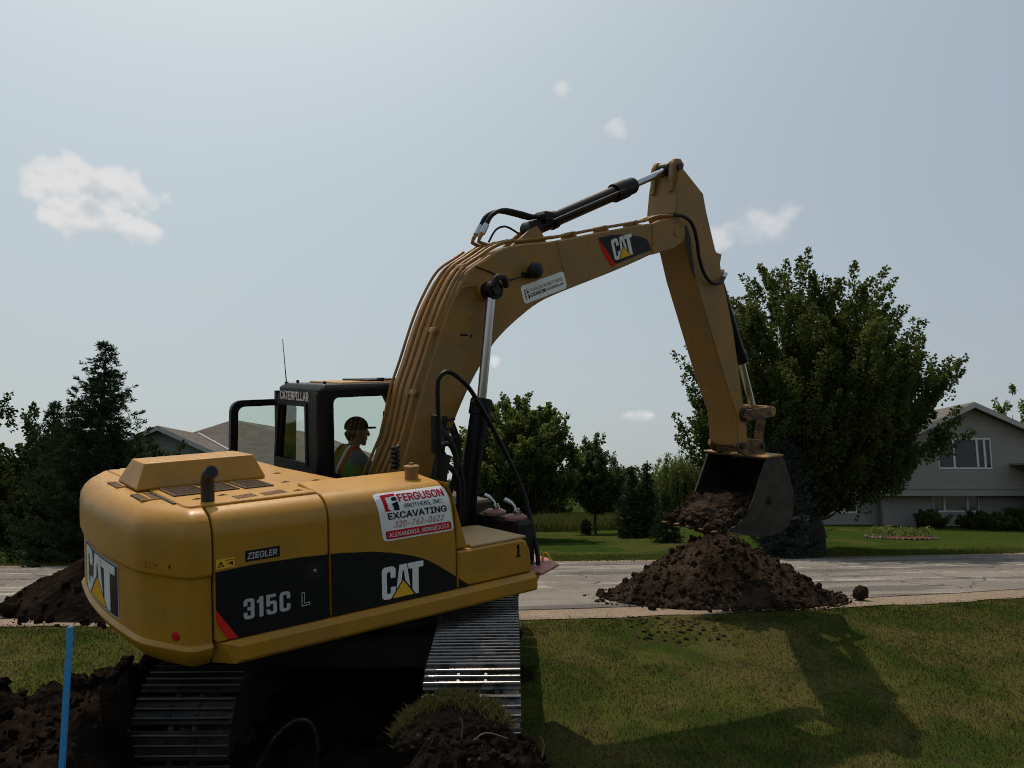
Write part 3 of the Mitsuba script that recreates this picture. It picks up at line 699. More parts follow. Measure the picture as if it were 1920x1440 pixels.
def on_side(m, x0, z0, off, bend=True, size=.045):
    m = m.copy()
    if bend: m = trimesh.Trimesh(*trimesh.remesh.subdivide_to_size(m.vertices, m.faces, size)[:2], process=False)
    v = np.array(m.vertices); y, z = shoulder(v[:, 1] + z0 - 1.13, off + v[:, 2]); m.vertices = np.stack([v[:, 0] + x0, y, z], 1)
    return m


def curve_z(x): return np.interp(x, [-1.64, -1.4, -1.1, -.82, -.58, -.44, -.29, -.17, -.07, .06, .19, .22], [1.545, 1.556, 1.549, 1.532, 1.502, 1.472, 1.43, 1.382, 1.322, 1.232, 1.14, 1.125])


def decal_piece(xa, xb): xs_ = np.linspace(xa, xb, 30); return Polygon([(xa, 1.128)] + [(xb, 1.128)] + [(x, max(curve_z(x), 1.129)) for x in xs_[::-1]])


redcut = Polygon([(-1.7, 1.335), (-1.636, 1.335), (-1.495, 1.120), (-1.7, 1.10)])
b1 = decal_piece(-1.628, -.912).difference(redcut)
add(d1 + '__decal', on_side(flat3(affinity.translate(b1, 0, -1.13), .0015), 0, 1.13, .0015, False), 'decal_black', False, U)
rs_ = Polygon([(-1.628, 1.320), (-1.628, 1.245), (-1.562, 1.131), (-1.500, 1.131)])
add(d1 + '__stripe', on_side(flat3(affinity.translate(rs_, 0, -1.13), .0015), 0, 1.13, .0015, False), 'red_stripe', False, U)
add(d1 + '__lettering', on_side(flat3(affinity.scale(DIGITS, .128, .124, origin=(0, 0))), -1.465, 1.228, .0035, False), 'gray_print', False, U)
L_ = Polygon([(0, 0), (.055, 0), (.055, .020), (.022, .020), (.022, .088), (0, .088)]); L_ = L_.difference(L_.buffer(-.0045))
add(d1 + '__lettering', on_side(flat3(L_), -1.096, 1.236, .0035, False), 'gray_print', False, U)
add(d1 + '__label', on_side(flat3(sbox(0, 0, .215, .066)), -1.447, 1.578, .002, False), 'decal_black', False, U)
add(d1 + '__lettering', on_side(txt('ZIEGLER', .036, .185, True, .12), -1.437, 1.593, .0042, False), 'gray_print', False, U)
add(d1 + '__warning_label', on_side(flat3(sbox(0, 0, .108, .056)), -1.622, 1.562, .002, False), 'yellow_print', False, U)
tr_ = Polygon([(.008, .010), (.046, .010), (.027, .046)])
add(d1 + '__lettering', on_side(flat3(unary_union([tr_.difference(tr_.buffer(-.004)), sbox(.025, .02, .029, .034), sbox(.062, .022, .084, .026), sbox(.080, .012, .098, .034).difference(sbox(.080, .012, .090, .022)), sbox(.056, .044, .10, .048)])), -1.622, 1.562, .0042, False), 'ink', False, U)
add(d1 + '__latch', cat([rod((-1.003, -1.2415, 1.447), (-1.003, -1.250, 1.447), .012, 14)]), 'chrome', 30, U)
add(d1 + '__latch_recess', rbox(-1.06, -.945, -1.2435, -1.2405, 1.395, 1.50, .001), 'rubber', 30, U)
b2 = decal_piece(-.892, .084)
add(d2 + '__decal', on_side(flat3(affinity.translate(b2, 0, -1.13), .0015), 0, 1.13, .0015, False), 'decal_black', False, U)
add(d2 + '__lettering', on_side(flat3(affinity.scale(LOGO, .245, .222, origin=(0, 0))), -.522, 1.158, .0035, False), 'white_print', False, U)
add(d2 + '__triangle', on_side(flat3(affinity.scale(TRI, .245, .222, origin=(0, 0))), -.522, 1.158, .0035, False), 'yellow_print', False, U)
add(bxk + '__decal', on_side(flat3(affinity.translate(decal_piece(.112, .196).buffer(0), 0, -1.13), .0015), 0, 1.13, .0015, False), 'decal_black', False, U)
one = unary_union([sbox(.012, 0, .030, .095), Polygon([(0, .072), (.012, .095), (.012, .078)]), sbox(.0, 0, .042, .012)])
add(bxk + '__lettering', on_side(flat3(one), .645, 1.262, .002, False), 'ink', False, U)
add(bxk + '__tread_plate', prism([(.245, -1.225), (.245, -.80), (.33, -.66), (.70, -.66), (.755, -1.225)], 1.394, 1.412, .004, 'z'), {'type': 'bumpmap', 'scale': 1.0, 'arbitrary': mikit.proc(lambda p, n, uv: .004 * dr.maximum(dr.sin(p.x * 190) * dr.sin(p.y * 190), 0), .001), 'bsdf': P(base_color=(.36, .25, .12), roughness=.6)}, 25, U)

# the company sign on the front door
W_, H_ = .575, .338
SX, SZ = -.540, 1.556


def sign_m(mesh, off): 
    def g(m):
        v = np.array(m.vertices); v[:, 0] += (H_ - v[:, 1]) * .165 - .02; m = m.copy(); m.vertices = v; return m
    return on_side(g(mesh), SX, SZ, off, True)


sg = add(EX + 'company_sign', sign_m(flat3(rrect(0, 0, W_, H_, .028), .0015), .002), 'sign_white', False, U, 'white magnetic company sign with red and black lettering')
fl = lambda s: affinity.scale(s, 1, 1)
add(EX + 'company_sign__mark', sign_m(flat3(unary_union([Polygon([(.050, .318), (.160, .322), (.160, .303), (.078, .298), (.078, .215), (.100, .203), (.050, .203)])])), .0045), 'red_print', False, U)
add(EX + 'company_sign__mark', sign_m(flat3(unary_union([Polygon([(.122, .268), (.122, .288), (.140, .294), (.162, .294), (.162, .268)]), Polygon([(.114, .250), (.162, .262), (.162, .203), (.120, .203), (.120, .238), (.114, .238)])])), .0045), 'dark_print', False, U)
add(EX + 'company_sign__lettering', sign_m(xform(txt('FERGUSON', .054, .370, True), lambda v: v + [.176, .257, 0]), .0045), 'red_print', False, U)
add(EX + 'company_sign__lettering', sign_m(xform(txt('BROTHERS, INC.', .027, .312), lambda v: v + [.205, .212, 0]), .0045), 'dark_print', False, U)
add(EX + 'company_sign__lettering', sign_m(xform(txt('EXCAVATING', .043, .475, True), lambda v: v + [.064, .146, 0]), .0045), 'ink', False, U)
add(EX + 'company_sign__lettering', sign_m(xform(txt('320-762-0622', .042, .400, False, .30), lambda v: v + [.098, .085, 0]), .0045), 'faded_red', False, U)
add(EX + 'company_sign__band', sign_m(flat3(rrect(.026, .012, .556, .068, .008)), .0045), 'red_print', False, U)
add(EX + 'company_sign__lettering', sign_m(xform(txt('ALEXANDRIA, MINNESOTA', .030, .490, False, .12), lambda v: v + [.046, .025, 0]), .0068), 'white_print', False, U)

# hood deck, engine box, vents, exhaust
deck = [(-1.735, -1.085), (-1.735, 1.0), (-.62, 1.0), (-.62, .24), (-.535, -.74), (-.535, -.745), (-.90, -.775), (-1.63, -.775)]
dk = add(EX + 'hood', prism([(-1.71, -1.068), (-1.735, -1.0), (-1.735, 1.0), (-.62, 1.0), (-.62, .24), (-.535, -.765), (-.90, -.765), (-.905, -1.068), (-1.632, -1.068)], 1.895, 1.922, .006, 'z'), 'paint', 30, U)
add(EX + 'left_body', cat([rbox(-1.63, -.66, .95, 1.235, 1.13, 1.90, .03), rbox(-.62, -.30, .85, 1.235, 1.13, 1.62, .03), boxm(-1.6, -.62, -.88, .95, 1.12, 1.60)]), 'paint', 30, U)
add(EX + 'hood_front_wall', cat([boxm(-.66, -.60, -.74, .95, 1.12, 1.894), boxm(-.60, .02, -.90, -.86, 1.12, 1.88)]), 'rubber', False, U)
eb0 = [(-1.80, -.25), (-.95, -.25), (-.95, .26), (-1.80, .26)]; eb1 = [(-1.745, -.205), (-1.015, -.205), (-1.04, .115), (-1.745, .115)]
hull = lambda pts: trimesh.convex.convex_hull(np.asarray(pts, float))
def rhull(pts, r=.012):
    m = manifold3d.Manifold.batch_hull([manifold3d.Manifold.sphere(r, 16).translate([float(a) for a in p]) for p in pts]).to_mesh(); return trimesh.Trimesh(m.vert_properties[:, :3], m.tri_verts, process=False)


eb = rhull([(x, y, 1.935) for x, y in eb0] + [(x, y, 2.083) for x, y in eb1], .016)
eb = add(EX + 'engine_cover', eb, 'paint', 40, U)
add(EX + 'engine_cover__gap_shade_strip', rbox(-1.758, -1.738, -.88, -.27, 1.905, 1.921, .003), 'rubber', 30, U)  # shade of the gap between counterweight and hood, drawn as a black strip
for x0, x1, y0_, y1_ in ((-1.69, -1.46, -.66, -.31), (-1.43, -1.26, -.64, -.32), (-1.23, -1.03, -.66, -.32)):
    v_ = add(EX + 'hood__vent', cat([rbox(x0, x1, y0_, y0_ + .014, 1.920, 1.932, .002), rbox(x0, x1, y1_ - .014, y1_, 1.920, 1.932, .002), rbox(x0, x0 + .014, y0_ + .014, y1_ - .014, 1.920, 1.932, .002), rbox(x1 - .014, x1, y0_ + .014, y1_ - .014, 1.920, 1.932, .002), boxm(x0 + .01, x1 - .01, y0_ + .01, y1_ - .01, 1.9215, 1.9235)]), 'vent_brown', 30, U)
    add(EX + 'hood__vent_mesh', cat([boxm(x, x + .004, y0_ + .014, y1_ - .014, 1.9235, 1.929) for x in np.arange(x0 + .02, x1 - .02, .012)]), 'vent_brown', False, U, kind='stuff')
for x0, n_ in ((-1.40, 6), (-1.22, 7)):
    for i in range(n_):
        add(EX + 'hood__slot', rbox(x0 + i * .024, x0 + i * .024 + .015, -1.005 + .006 * i, -.885 + .006 * i, 1.9215, 1.9245, .001), 'rust_dark', 30, U)
ex = catmull([(-1.57, -.95, 1.90), (-1.57, -.95, 2.00), (-1.572, -.957, 2.055), (-1.570, -.985, 2.095), (-1.563, -1.018, 2.112)], 6)
add(EX + 'exhaust_pipe', tube(ex, .041, 18), 'iron_dark', 40, U)
nrm_ = ex[-1] - ex[-2]; nrm_ /= np.linalg.norm(nrm_)
add(EX + 'exhaust_pipe__bore', rod(ex[-1] + nrm_ * .0005, ex[-1] + nrm_ * .002, .037, 18), 'rubber', 30, U)
add(EX + 'fuel_filler', cat([lathe([(.05, 0), (.05, .62), (.058, .64), (.058, .80), (.052, .84), (.02, .86), (.016, 1)], (-.12, -.98, 1.905), (-.12, -.98, 2.035), 20)]), 'worn_paint', 30, U)
rs = np.random.RandomState(4)
for x, y in [(-1.60, -.84), (-1.43, -.80), (-.98, -.95), (-.80, -.88), (-.72, -1.0), (-.62, -.92), (-.52, -.80), (-.45, -.96), (-.36, -.86), (-.30, -1.0), (-.22, -.86), (-.05, -.86), (-.90, -.55), (-.78, -.1), (-.70, -.62), (-.86, .12)]:
    zb = 1.922 if y > -.77 or x < -.9 else shoulder(np.array([.80]))[1][0] + .0035 * (y + 1.08) / .1
    b_ = cat([rod((x, y, zb - .01), (x, y, zb + .008), .013, 8), rbox(x - .028, x + .028, y - .012, y + .012, zb - .01, zb + .003, .001)])
    add(EX + 'hood__clip', b_, 'rust_dark', 30, U)

# ------------------------------------------------------------------ cab
CB = EX + 'cab'
x0, x1, y0, y1, zt = -.25, 1.18, .245, 1.30, 2.575
cabm = []
# right wall with its big window, rear wall with its window, roof, left wall, front posts
rw = Polygon([(x0 + .02, 1.05), (x1, 1.05), (x1, 2.0), (.95, 2.53), (x0 + .02, 2.53)]).difference(rrect(-.135, 1.30, .44, 2.465, .05))
rw = rw.difference(Polygon([(.55, 1.3), (1.12, 1.3), (1.12, 2.0), (.90, 2.46), (.55, 2.46)]))
rear = Polygon([(.30, 1.05), (1.30, 1.05), (1.29, 1.85), (1.17, 2.47), (1.08, 2.53), (.30, 2.53)]).difference(Polygon([(.55, 1.88), (1.235, 1.88), (1.135, 2.39), (.55, 2.39)]).buffer(.015))
lw = Polygon([(x0 + .02, 1.05), (x1, 1.05), (x1, 2.0), (.95, 2.50), (x0 + .02, 2.50)]).difference(Polygon([(-.09, 1.15), (1.12, 1.15), (1.12, 2.0), (.90, 2.44), (-.09, 2.44)]))
k = add(CB, cat([extr(rw, y0, y0 + .05), extr(rear, x0, x0 + .06, 'x'), extr(lw, y1 - .05, y1),
                 tube(catmull([(x0 + .045, y0 + .055, 1.05), (x0 + .045, y0 + .055, 1.9), (x0 + .05, y0 + .06, 2.50)], 4), .075, 14), tube(catmull([(x0 + .045, 1.262, 1.05), (x0 + .045, 1.255, 1.85), (x0 + .05, 1.13, 2.49)], 4), .045, 12),
                 rhull([(x0 + .04, y0 + .04, 2.52), (x0 + .04, 1.13, 2.52), (.93, 1.2, 2.50), (.93, y0 + .04, 2.51), (x0 + .06, y0 + .06, 2.545), (x0 + .06, 1.08, 2.54), (.90, 1.15, 2.535), (.90, y0 + .06, 2.545)], .035),
                 rbox(x0 + .06, x1, y0 + .05, y1 - .05, 1.05, 1.12, .01), tube([(x1 - .02, y0 + .04, 1.05), (x1 - .02, y0 + .04, 2.0), (.93, y0 + .04, 2.5)], .035, 8), tube([(x1 - .02, y1 - .04, 1.05), (x1 - .02, y1 - .04, 2.0), (.93, y1 - .06, 2.48)], .035, 8)]), 'black_paint', 35, U)
add(CB + '__roof_panel', rbox(.0, .86, .36, 1.02, 2.574, 2.590, .006), 'paint', 30, U)
add(CB + '__roof_hatch', cat([rbox(.30, .72, .45, .95, 2.588, 2.606, .006), rbox(.40, .44, .40, .46, 2.588, 2.62, .004)]), 'black_paint', 30, U)
for y_ in (.36, .92): add(CB + '__bolt', rod((-.16, y_, 2.56), (-.16, y_, 2.605), .014, 8), 'iron_dark', 30, U)


def sheet(p): return trimesh.Trimesh(np.array(p, float), [[0, 1, 2], [0, 2, 3]], process=False)


add(CB + '__window_pane', sheet([(-.15, y0 + .025, 1.28), (.45, y0 + .025, 1.28), (.45, y0 + .025, 2.475), (-.15, y0 + .025, 2.475)]), 'glass', False, U)
add(CB + '__window_pane', sheet([(x0 + .03, .53, 1.86), (x0 + .03, 1.245, 1.86), (x0 + .03, 1.14, 2.405), (x0 + .03, .53, 2.405)]), 'glass', False, U)
add(CB + '__window_frame', extr((lambda w_: w_.buffer(.028).difference(w_.buffer(-.004)))(Polygon([(.555, 1.885), (1.23, 1.885), (1.13, 2.385), (.555, 2.385)])), x0 - .012, x0 + .004, 'x'), 'rubber', 30, U)


def on_rear(m, yy, zz): return xform(m, lambda v: np.stack([x0 - .004 - v[:, 2], yy - v[:, 0], zz + v[:, 1]], 1))


add(CB + '__lettering', on_rear(txt('CATERPILLAR', .072, .62, True), 1.10, 2.432), 'white_print', False, U)
# the door swung back flat along the left side
dr_ = rrect(-.615, 1.10, .02, 2.415, .10).difference(rrect(-.548, 1.62, -.05, 2.355, .06))
db = extr(dr_, 1.365, 1.42)
db.vertices = (lambda v: np.stack([v[:, 0] + .028 * (1 - (v[:, 2] - 1.1) / 1.3) * -1.5, v[:, 1], v[:, 2]], 1))(np.array(db.vertices))
add(CB + '__door', db, 'black_paint', 30, U, 'open cab door folded back past the rear of the cab')
add(CB + '__door_pane', sheet([(-.56, 1.393, 1.60), (-.04, 1.393, 1.60), (-.04, 1.393, 2.36), (-.56, 1.393, 2.36)]), 'glass', False, U)
add(CB + '__seat', cat([rbox(.02, .50, .50, 1.0, 1.38, 1.50, .04), rbox(.0, .11, .52, .98, 1.48, 1.76, .04), rbox(.1, .42, .6, .9, 1.12, 1.38, .02)]), 'seat_cloth', 35, U)
for y_ in (.40, 1.06): add(CB + '__console', cat([rbox(.18, .62, y_ - .06, y_ + .06, 1.40, 1.62, .03), tube([(.52, y_, 1.60), (.54, y_, 1.72)], .016, 8), ball((.54, y_, 1.75), .028)]), 'rubber', 35, U)
add(CB + '__mirror', rhull([(.41, .37, 2.14), (.42, .37, 2.31), (.50, .32, 2.31), (.49, .32, 2.14)], .012), 'black_paint', 40, U)
add(CB + '__mirror_glass', sheet([(.398, .356, 2.145), (.478, .305, 2.145), (.488, .305, 2.305), (.408, .356, 2.305)]), 'chrome', False, U)
add(CB + '__mirror_arm', tube([(.50, .34, 2.50), (.47, .345, 2.40), (.46, .345, 2.30)], .010, 6), 'black_paint', 30, U)
add(EX + 'antenna', tube([(-.19, 1.10, 2.55), (-.20, 1.105, 2.72), (-.215, 1.115, 2.98)], [.006, .004, .003], 6), 'rubber', 30, U)
add(EX + 'antenna__base', rod((-.19, 1.10, 2.54), (-.19, 1.10, 2.585), .018, 10), 'rubber', 30, U)

# ------------------------------------------------------------------ boom, stick, bucket
BH = .255
back = [(.10, 1.52), (.21, 1.83), (.42, 2.48), (.53, 2.76), (.67, 3.12), (.80, 3.37), (.93, 3.55), (1.10, 3.66), (1.26, 3.755), (1.48, 3.83), (1.87, 3.89), (2.24, 3.97), (2.81, 4.10), (3.33, 4.21), (3.45, 4.25)]
nose = [(3.60, 4.285), (3.72, 4.285), (3.81, 4.24), (3.845, 4.16), (3.83, 4.08), (3.76, 4.02), (3.66, 3.965), (3.54, 3.93)]
belly = [(3.33, 3.88), (2.76, 3.67), (2.05, 3.43), (1.74, 3.31), (1.51, 3.17), (1.32, 3.03), (1.19, 2.91), (1.06, 2.74), (.93, 2.55), (.79, 2.30), (.70, 2.10), (.60, 1.88), (.48, 1.52)]
bk = np.array([back[0]] + list(catmull(back[1:], 3))); bl = catmull(belly, 3)
ends = [(3.33, 4.21), (3.33, 3.88)]
main = np.vstack([bk[bk[:, 0] < 3.32], [(3.325, 4.205), (3.325, 3.882)], bl[bl[:, 0] < 3.30]])
bm = add(EX + 'boom', cat([prism(main, -BH, BH, .012)]), 'worn_paint', 30, U)
fork = np.vstack([[(3.31, 4.195)], [(3.45, 4.25)], catmull(nose, 3), [(3.31, 3.87)]])
for a, b in ((-BH - .012, -BH + .045), (BH - .045, BH + .012)): add(bm + '__fork_plate', prism(fork, a, b, .008), 'worn_paint', 30, U)
add(bm + '__pivot_pin', rod((3.70, -BH - .022, 4.14), (3.70, BH + .022, 4.14), .052, 24), 'worn_paint', 30, U)
for q in ([(1.96, 3.905), (1.99, 3.80), (2.10, 3.45)], [(3.33, 4.19), (3.34, 4.05), (3.335, 3.89)]): add(bm + '__weld_seam', tube([(x_, -BH - .001, z_) for x_, z_ in q], .006, 6), 'worn_paint', 30, U)
add(bm + '__foot_boss', rod((.32, -BH - .05, 1.52), (.32, BH + .05, 1.52), .14, 28), 'worn_paint', 30, U)
# flat print on the boom side
BY = -BH


def on_boom(m, x0, z0, ang, off, sc=1.0):
    c, s = math.cos(ang), math.sin(ang)
    return xform(m, lambda v: np.stack([x0 + (v[:, 0] * c - v[:, 1] * s), BY - off - v[:, 2], z0 + v[:, 0] * s + v[:, 1] * c], 1))


bs = add(bm + '__company_sign', on_boom(flat3(rrect(0, 0, .565, .168, .030)), 1.555, 3.285, .318, .002), 'sign_white', False, U, 'small faded white company sign on the boom')
add(bm + '__sign_mark', on_boom(flat3(unary_union([Polygon([(.03, .125), (.075, .13), (.075, .118), (.045, .113), (.045, .03), (.03, .03)])])), 1.555, 3.285, .318, .0045), 'faded_red', False, U)
add(bm + '__sign_mark', on_boom(flat3(unary_union([sbox(.062, .085, .082, .108), sbox(.066, .035, .084, .072)])), 1.555, 3.285, .318, .0045), 'ink', False, U)
add(bm + '__lettering', on_boom(xform(txt('FERGUSON BROTHERS', .030, .43), lambda v: v + [.098, .088, 0]), 1.555, 3.285, .318, .0045), 'faded_red', False, U)
add(bm + '__lettering', on_boom(xform(txt('EXCAVATING', .032, .20, True), lambda v: v + [.098, .042, 0]), 1.555, 3.285, .318, .0045), 'ink', False, U)
add(bm + '__lettering', on_boom(xform(txt('ALEXANDRIA, MN', .024, .215), lambda v: v + [.312, .046, 0]), 1.555, 3.285, .318, .0045), 'faded_ink', False, U)
dd = Polygon([(2.51, 3.975), (2.70, 4.025), (2.90, 4.045), (3.10, 4.045), (3.22, 4.030), (3.265, 3.985), (3.30, 3.915), (3.10, 3.855), (2.76, 3.735)])
add(bm + '__decal', extr(dd.difference(Polygon([(2.40, 3.96), (2.535, 3.925), (2.785, 3.72), (2.6, 3.6)])), BY - .004, BY - .001), 'decal_black', False, U)
add(bm + '__stripe', extr(Polygon([(2.520, 3.965), (2.533, 3.915), (2.765, 3.728), (2.695, 3.705), (2.56, 3.865)]), BY - .004, BY - .001), 'red_stripe', False, U)
add(bm + '__lettering', on_boom(flat3(affinity.scale(LOGO, .235, .215, origin=(0, 0))), 2.745, 3.768, .30, .0055), 'white_print', False, U)
add(bm + '__triangle', on_boom(flat3(affinity.scale(TRI, .235, .215, origin=(0, 0))), 2.745, 3.768, .30, .0055), 'yellow_print', False, U)
add(bm + '__scuff', cat([rbox(.83, .91, BY - .002, BY + .002, 2.985, 3.0, .001), rbox(.935, .95, BY - .002, BY + .002, 2.97, 3.0, .001)]), 'ink', 30, U)
add(bm + '__work_light', cat([ball((1.63, BY - .075, 3.595), .078, 3, (1, .75, 1)), rod((1.63, BY + .005, 3.595), (1.63, BY - .05, 3.595), .04, 14), rbox(1.52, 1.66, BY - .02, BY + .005, 3.53, 3.58, .005)]), 'rubber', 40, U)
add(bm + '__wire', tube(catmull([(.98, BY - .012, 3.60), (1.15, BY - .012, 3.56), (1.35, BY - .012, 3.50), (1.55, BY - .02, 3.55)], 5), .006, 5), 'rubber', 40, U)
add(bm + '__wire', tube(catmull([(.78, BY - .012, 3.32), (.85, BY - .014, 3.40), (.98, BY - .014, 3.43), (1.06, BY - .04, 3.40)], 5), .006, 5), 'worn_paint', 40, U)
# hydraulic lines up the back of the boom
def off_back(d, i0, i1, w): 
    t = np.gradient(bk, axis=0); t /= np.linalg.norm(t, axis=1, keepdims=True); q = bk + np.stack([-t[:, 1], t[:, 0]], 1) * d
    q = q[i0:i1]; return np.column_stack([q[:, 0], np.full(len(q), w), q[:, 1]])


for w, r_, dd_, e_ in ((-.205, .017, .045, 26), (-.125, .017, .050, 26), (-.03, .018, .060, 24), (.07, .018, .055, 24), (.165, .013, .065, 22)):
    q = off_back(dd_, 1, e_, w)
    low = np.array([(.14, w + .10 + .3 * max(w, 0), 1.66), (.155, w + .05 + .15 * max(w, 0), 1.84), (.26, w, 2.12)])
    q = np.vstack([low, q[q[:, 2] > 2.35]])
    if e_ == 24: q = np.vstack([q, [(1.20, w, 3.86), (1.25, w, 3.95)]])
    add(bm + '__pipe', tube(catmull(q, 2), r_, 10), 'worn_paint', 40, U)
for zx in (.40, .64, .93): 
    i_ = np.argmin(abs(bk[:, 0] - zx)); c_ = off_back(.045, i_, i_ + 1, 0)[0]
    add(bm + '__pipe_clamp', rhull([(c_[0], -.225, c_[2]), (c_[0], -.10, c_[2]), (c_[0] + .01, -.10, c_[2] + .025), (c_[0] + .01, -.225, c_[2] + .025)], .014), 'worn_paint', 30, U)
for w in (-.115, .0):
    q = off_back(.035, 30, 44, w); q = np.vstack([[(1.30, w, 3.84)], q[q[:, 0] > 1.45], [(3.50, w - .08, 4.31), (3.66, -BH - .03, 4.31)]])
    add(bm + '__pipe', tube(catmull(q, 2), .015, 8), 'worn_paint', 40, U)
for zx in (2.30, 2.75, 3.20): add(bm + '__pipe_clamp', rbox(zx - .02, zx + .02, -.15, .04, np.interp(zx, [1.87, 2.24, 2.81, 3.33], [3.89, 3.97, 4.10, 4.21]) - .005, np.interp(zx, [1.87, 2.24, 2.81, 3.33], [3.89, 3.97, 4.10, 4.21]) + .055, .006), 'worn_paint', 30, U)
for w in (-.02, .07):
    add(bm + '__hose_fitting', rod((1.245, w, 3.935), (1.30, w, 4.03), .029, 12), 'chrome', 30, U)
    add(bm + '__hose', tube(catmull([(1.295, w, 4.02), (1.36, w - .01, 4.12), (1.48, w - .03, 4.175), (1.66, w - .06, 4.16), (1.80, w - .08, 4.14), (1.92, w - .10, 4.16)], 6), .021, 10), 'rubber', 40, U)
add(bm + '__hose', tube(catmull([(1.30, -.05, 3.86), (1.38, -.06, 3.98), (1.50, -.06, 4.02), (1.66, -.05, 3.97)], 6), .010, 8), 'rubber', 40, U)
add(bm + '__cylinder_bracket', cat([prism([(1.52, 3.83), (1.98, 3.91), (1.92, 4.00), (1.86, 4.06), (1.79, 4.03)], w - .015, w + .015, .006) for w in (-.075, .075)]), 'worn_paint', 30, U)


def cylinder(base, body, p0, p1, p2, r, rr, mat='black_paint', eye=.08, w=.07):
    """Barrel from p0 to p1, rod on to p2."""
    p0, p1, p2 = map(lambda a: np.array(a, float), (p0, p1, p2)); d = (p1 - p0) / np.linalg.norm(p1 - p0); lat = np.array([0, 1.0, 0])
    k = add(base, cat([lathe([(r * .9, 0), (r, .01), (r, .90), (r * 1.18, .905), (r * 1.18, .985), (r * 1.05, 1)], p0 + d * eye * .8, p1, 24), rod(p0 - lat * w, p0 + lat * w, eye, 20)]), mat, 30, U)
    add(k + '__rod', rod(p1 - d * .05, p2 - d * .04, rr, 20), 'chrome', 30, U)
    add(k + '__rod_eye', rod(p2 - lat * w, p2 + lat * w, eye, 20), mat, 30, U)
    return k


for s in (-1, 1):
    y_ = s * .38
    k = cylinder(EX + 'boom_cylinder', None, (.66, y_, .92), (.965, y_, 2.44), (1.085, y_, 3.385), .083, .041, eye=.082, w=.06)
    add(k + '__feed_pipe', tube(catmull([(.77, y_ - .11, 1.2), (.83, y_ - .12, 1.9), (.90, y_ - .12, 2.25), (.885, y_ - .10, 2.37), (.93, y_ - .06, 2.39)], 5), .015, 8), 'black_paint', 30, U)
    add(k + '__head_bolts', cat([rod((.82 + .0, y_ - .06, 2.40), (.86, y_ - .06, 2.44), .02, 8)]), 'black_paint', 30, U)
add(bm + '__cylinder_pin', rod((1.085, -.46, 3.385), (1.085, .46, 3.385), .045, 18), 'iron_dark', 30, U)
add(bm + '__cylinder_boss', rod((1.085, -.31, 3.385), (1.085, .31, 3.385), .085, 24), 'worn_paint', 30, U)
add(EX + 'boom_cylinder__hose', tube(catmull([(1.0, -.50, 3.40), (1.04, -.52, 3.48), (1.12, -.50, 3.49), (1.18, -.46, 3.42)], 5), .03, 8), 'rubber', 40, U)
k = cylinder(EX + 'stick_cylinder', None, (1.86, 0, 4.035), (3.30, 0, 4.645), (3.86, 0, 4.885), .076, .040, eye=.085, w=.08)
add(k + '__feed_pipe', tube([(1.96, -.095, 4.11), (2.05, -.10, 4.125), (3.05, -.10, 4.545), (3.12, -.075, 4.585)], .013, 8), 'iron_dark', 30, U)
add(k + '__band', rod((3.00, 0, 4.518), (3.18, 0, 4.594), .100, 24), 'black_paint', 30, U)
add(k + '__band', rod((2.10, 0, 4.137), (2.16, 0, 4.162), .092, 24), 'black_paint', 30, U)
add(k + '__port_block', rbox(1.93, 2.04, -.12, .04, 4.11, 4.21, .015), 'black_paint', 30, U)

SH = .215
snear = [(3.885, 4.86), (4.225, 4.63), (4.285, 4.43), (4.445, 4.02), (4.525, 3.91), (4.565, 3.75), (4.785, 3.10), (4.965, 2.32), (5.005, 2.14), (5.075, 1.78), (5.04, 1.68), (4.95, 1.66), (4.89, 1.72), (4.855, 2.08), (4.63, 2.49), (4.085, 3.65), (3.925, 4.09), (3.745, 4.37), (3.785, 4.67), (3.835, 4.84)]
st = add(EX + 'stick', prism(snear, -SH, SH, .012), 'worn_paint', 30, U)
add(st + '__rod_bracket', cat([prism([(3.74, 4.62), (3.80, 4.60), (3.93, 4.82), (3.96, 4.93), (3.90, 4.985), (3.81, 4.975), (3.76, 4.90)], w - .03, w + .03, .008) for w in (-.13, .13)]), 'worn_paint', 30, U)
add(st + '__pin', rod((3.86, -.19, 4.885), (3.86, .19, 4.885), .042, 18), 'iron_dark', 30, U)
add(st + '__grease_stain', extr(Polygon([(3.86, 4.22), (3.93, 4.24), (3.99, 4.12), (4.01, 3.96), (4.05, 3.80), (4.06, 3.66), (4.02, 3.74), (3.985, 3.80), (3.96, 3.90), (3.935, 3.93), (3.90, 4.10)]).buffer(.004), -SH - .0015, -SH + .001), 'iron_dark', False, U)
add(st + '__hose', tube(catmull([(3.62, -BH - .05, 4.315), (3.78, -BH - .05, 4.31), (3.93, -BH - .04, 4.24), (4.02, -BH - .03, 4.08), (4.07, -BH - .02, 3.90), (4.16, -BH - .02, 3.72), (4.30, -BH - .02, 3.62), (4.45, -BH - .02, 3.63), (4.58, -BH + .02, 3.70)], 6), .021, 10), 'rubber', 40, U)
add(st + '__hose_fitting', cat([rod((4.56, -SH - .01, 3.695), (4.66, -SH + .02, 3.75), .028, 10), rod((4.62, -SH + .03, 3.70), (4.62, -SH + .03, 3.80), .022, 8)]), 'chrome', 30, U)
k = cylinder(EX + 'bucket_cylinder', None, (4.62, 0, 3.95), (5.245, 0, 2.71), (5.50, 0, 2.10), .078, .042, eye=.07, w=.06)
add(st + '__cylinder_bracket', cat([prism([(4.46, 4.02), (4.69, 3.99), (4.66, 3.88), (4.55, 3.82)], w - .02, w + .02, .006) for w in (-.10, .10)]), 'worn_paint', 30, U)
add(k + '__feed_pipe', tube([(4.78, .02, 3.84), (5.02, .02, 3.36), (5.25, .03, 2.90)], .012, 6), 'chrome', 30, U)
add(st + '__link_boss', rod((4.99, -SH - .03, 2.08), (4.99, SH + .03, 2.08), .085, 20), 'iron_dark', 30, U)
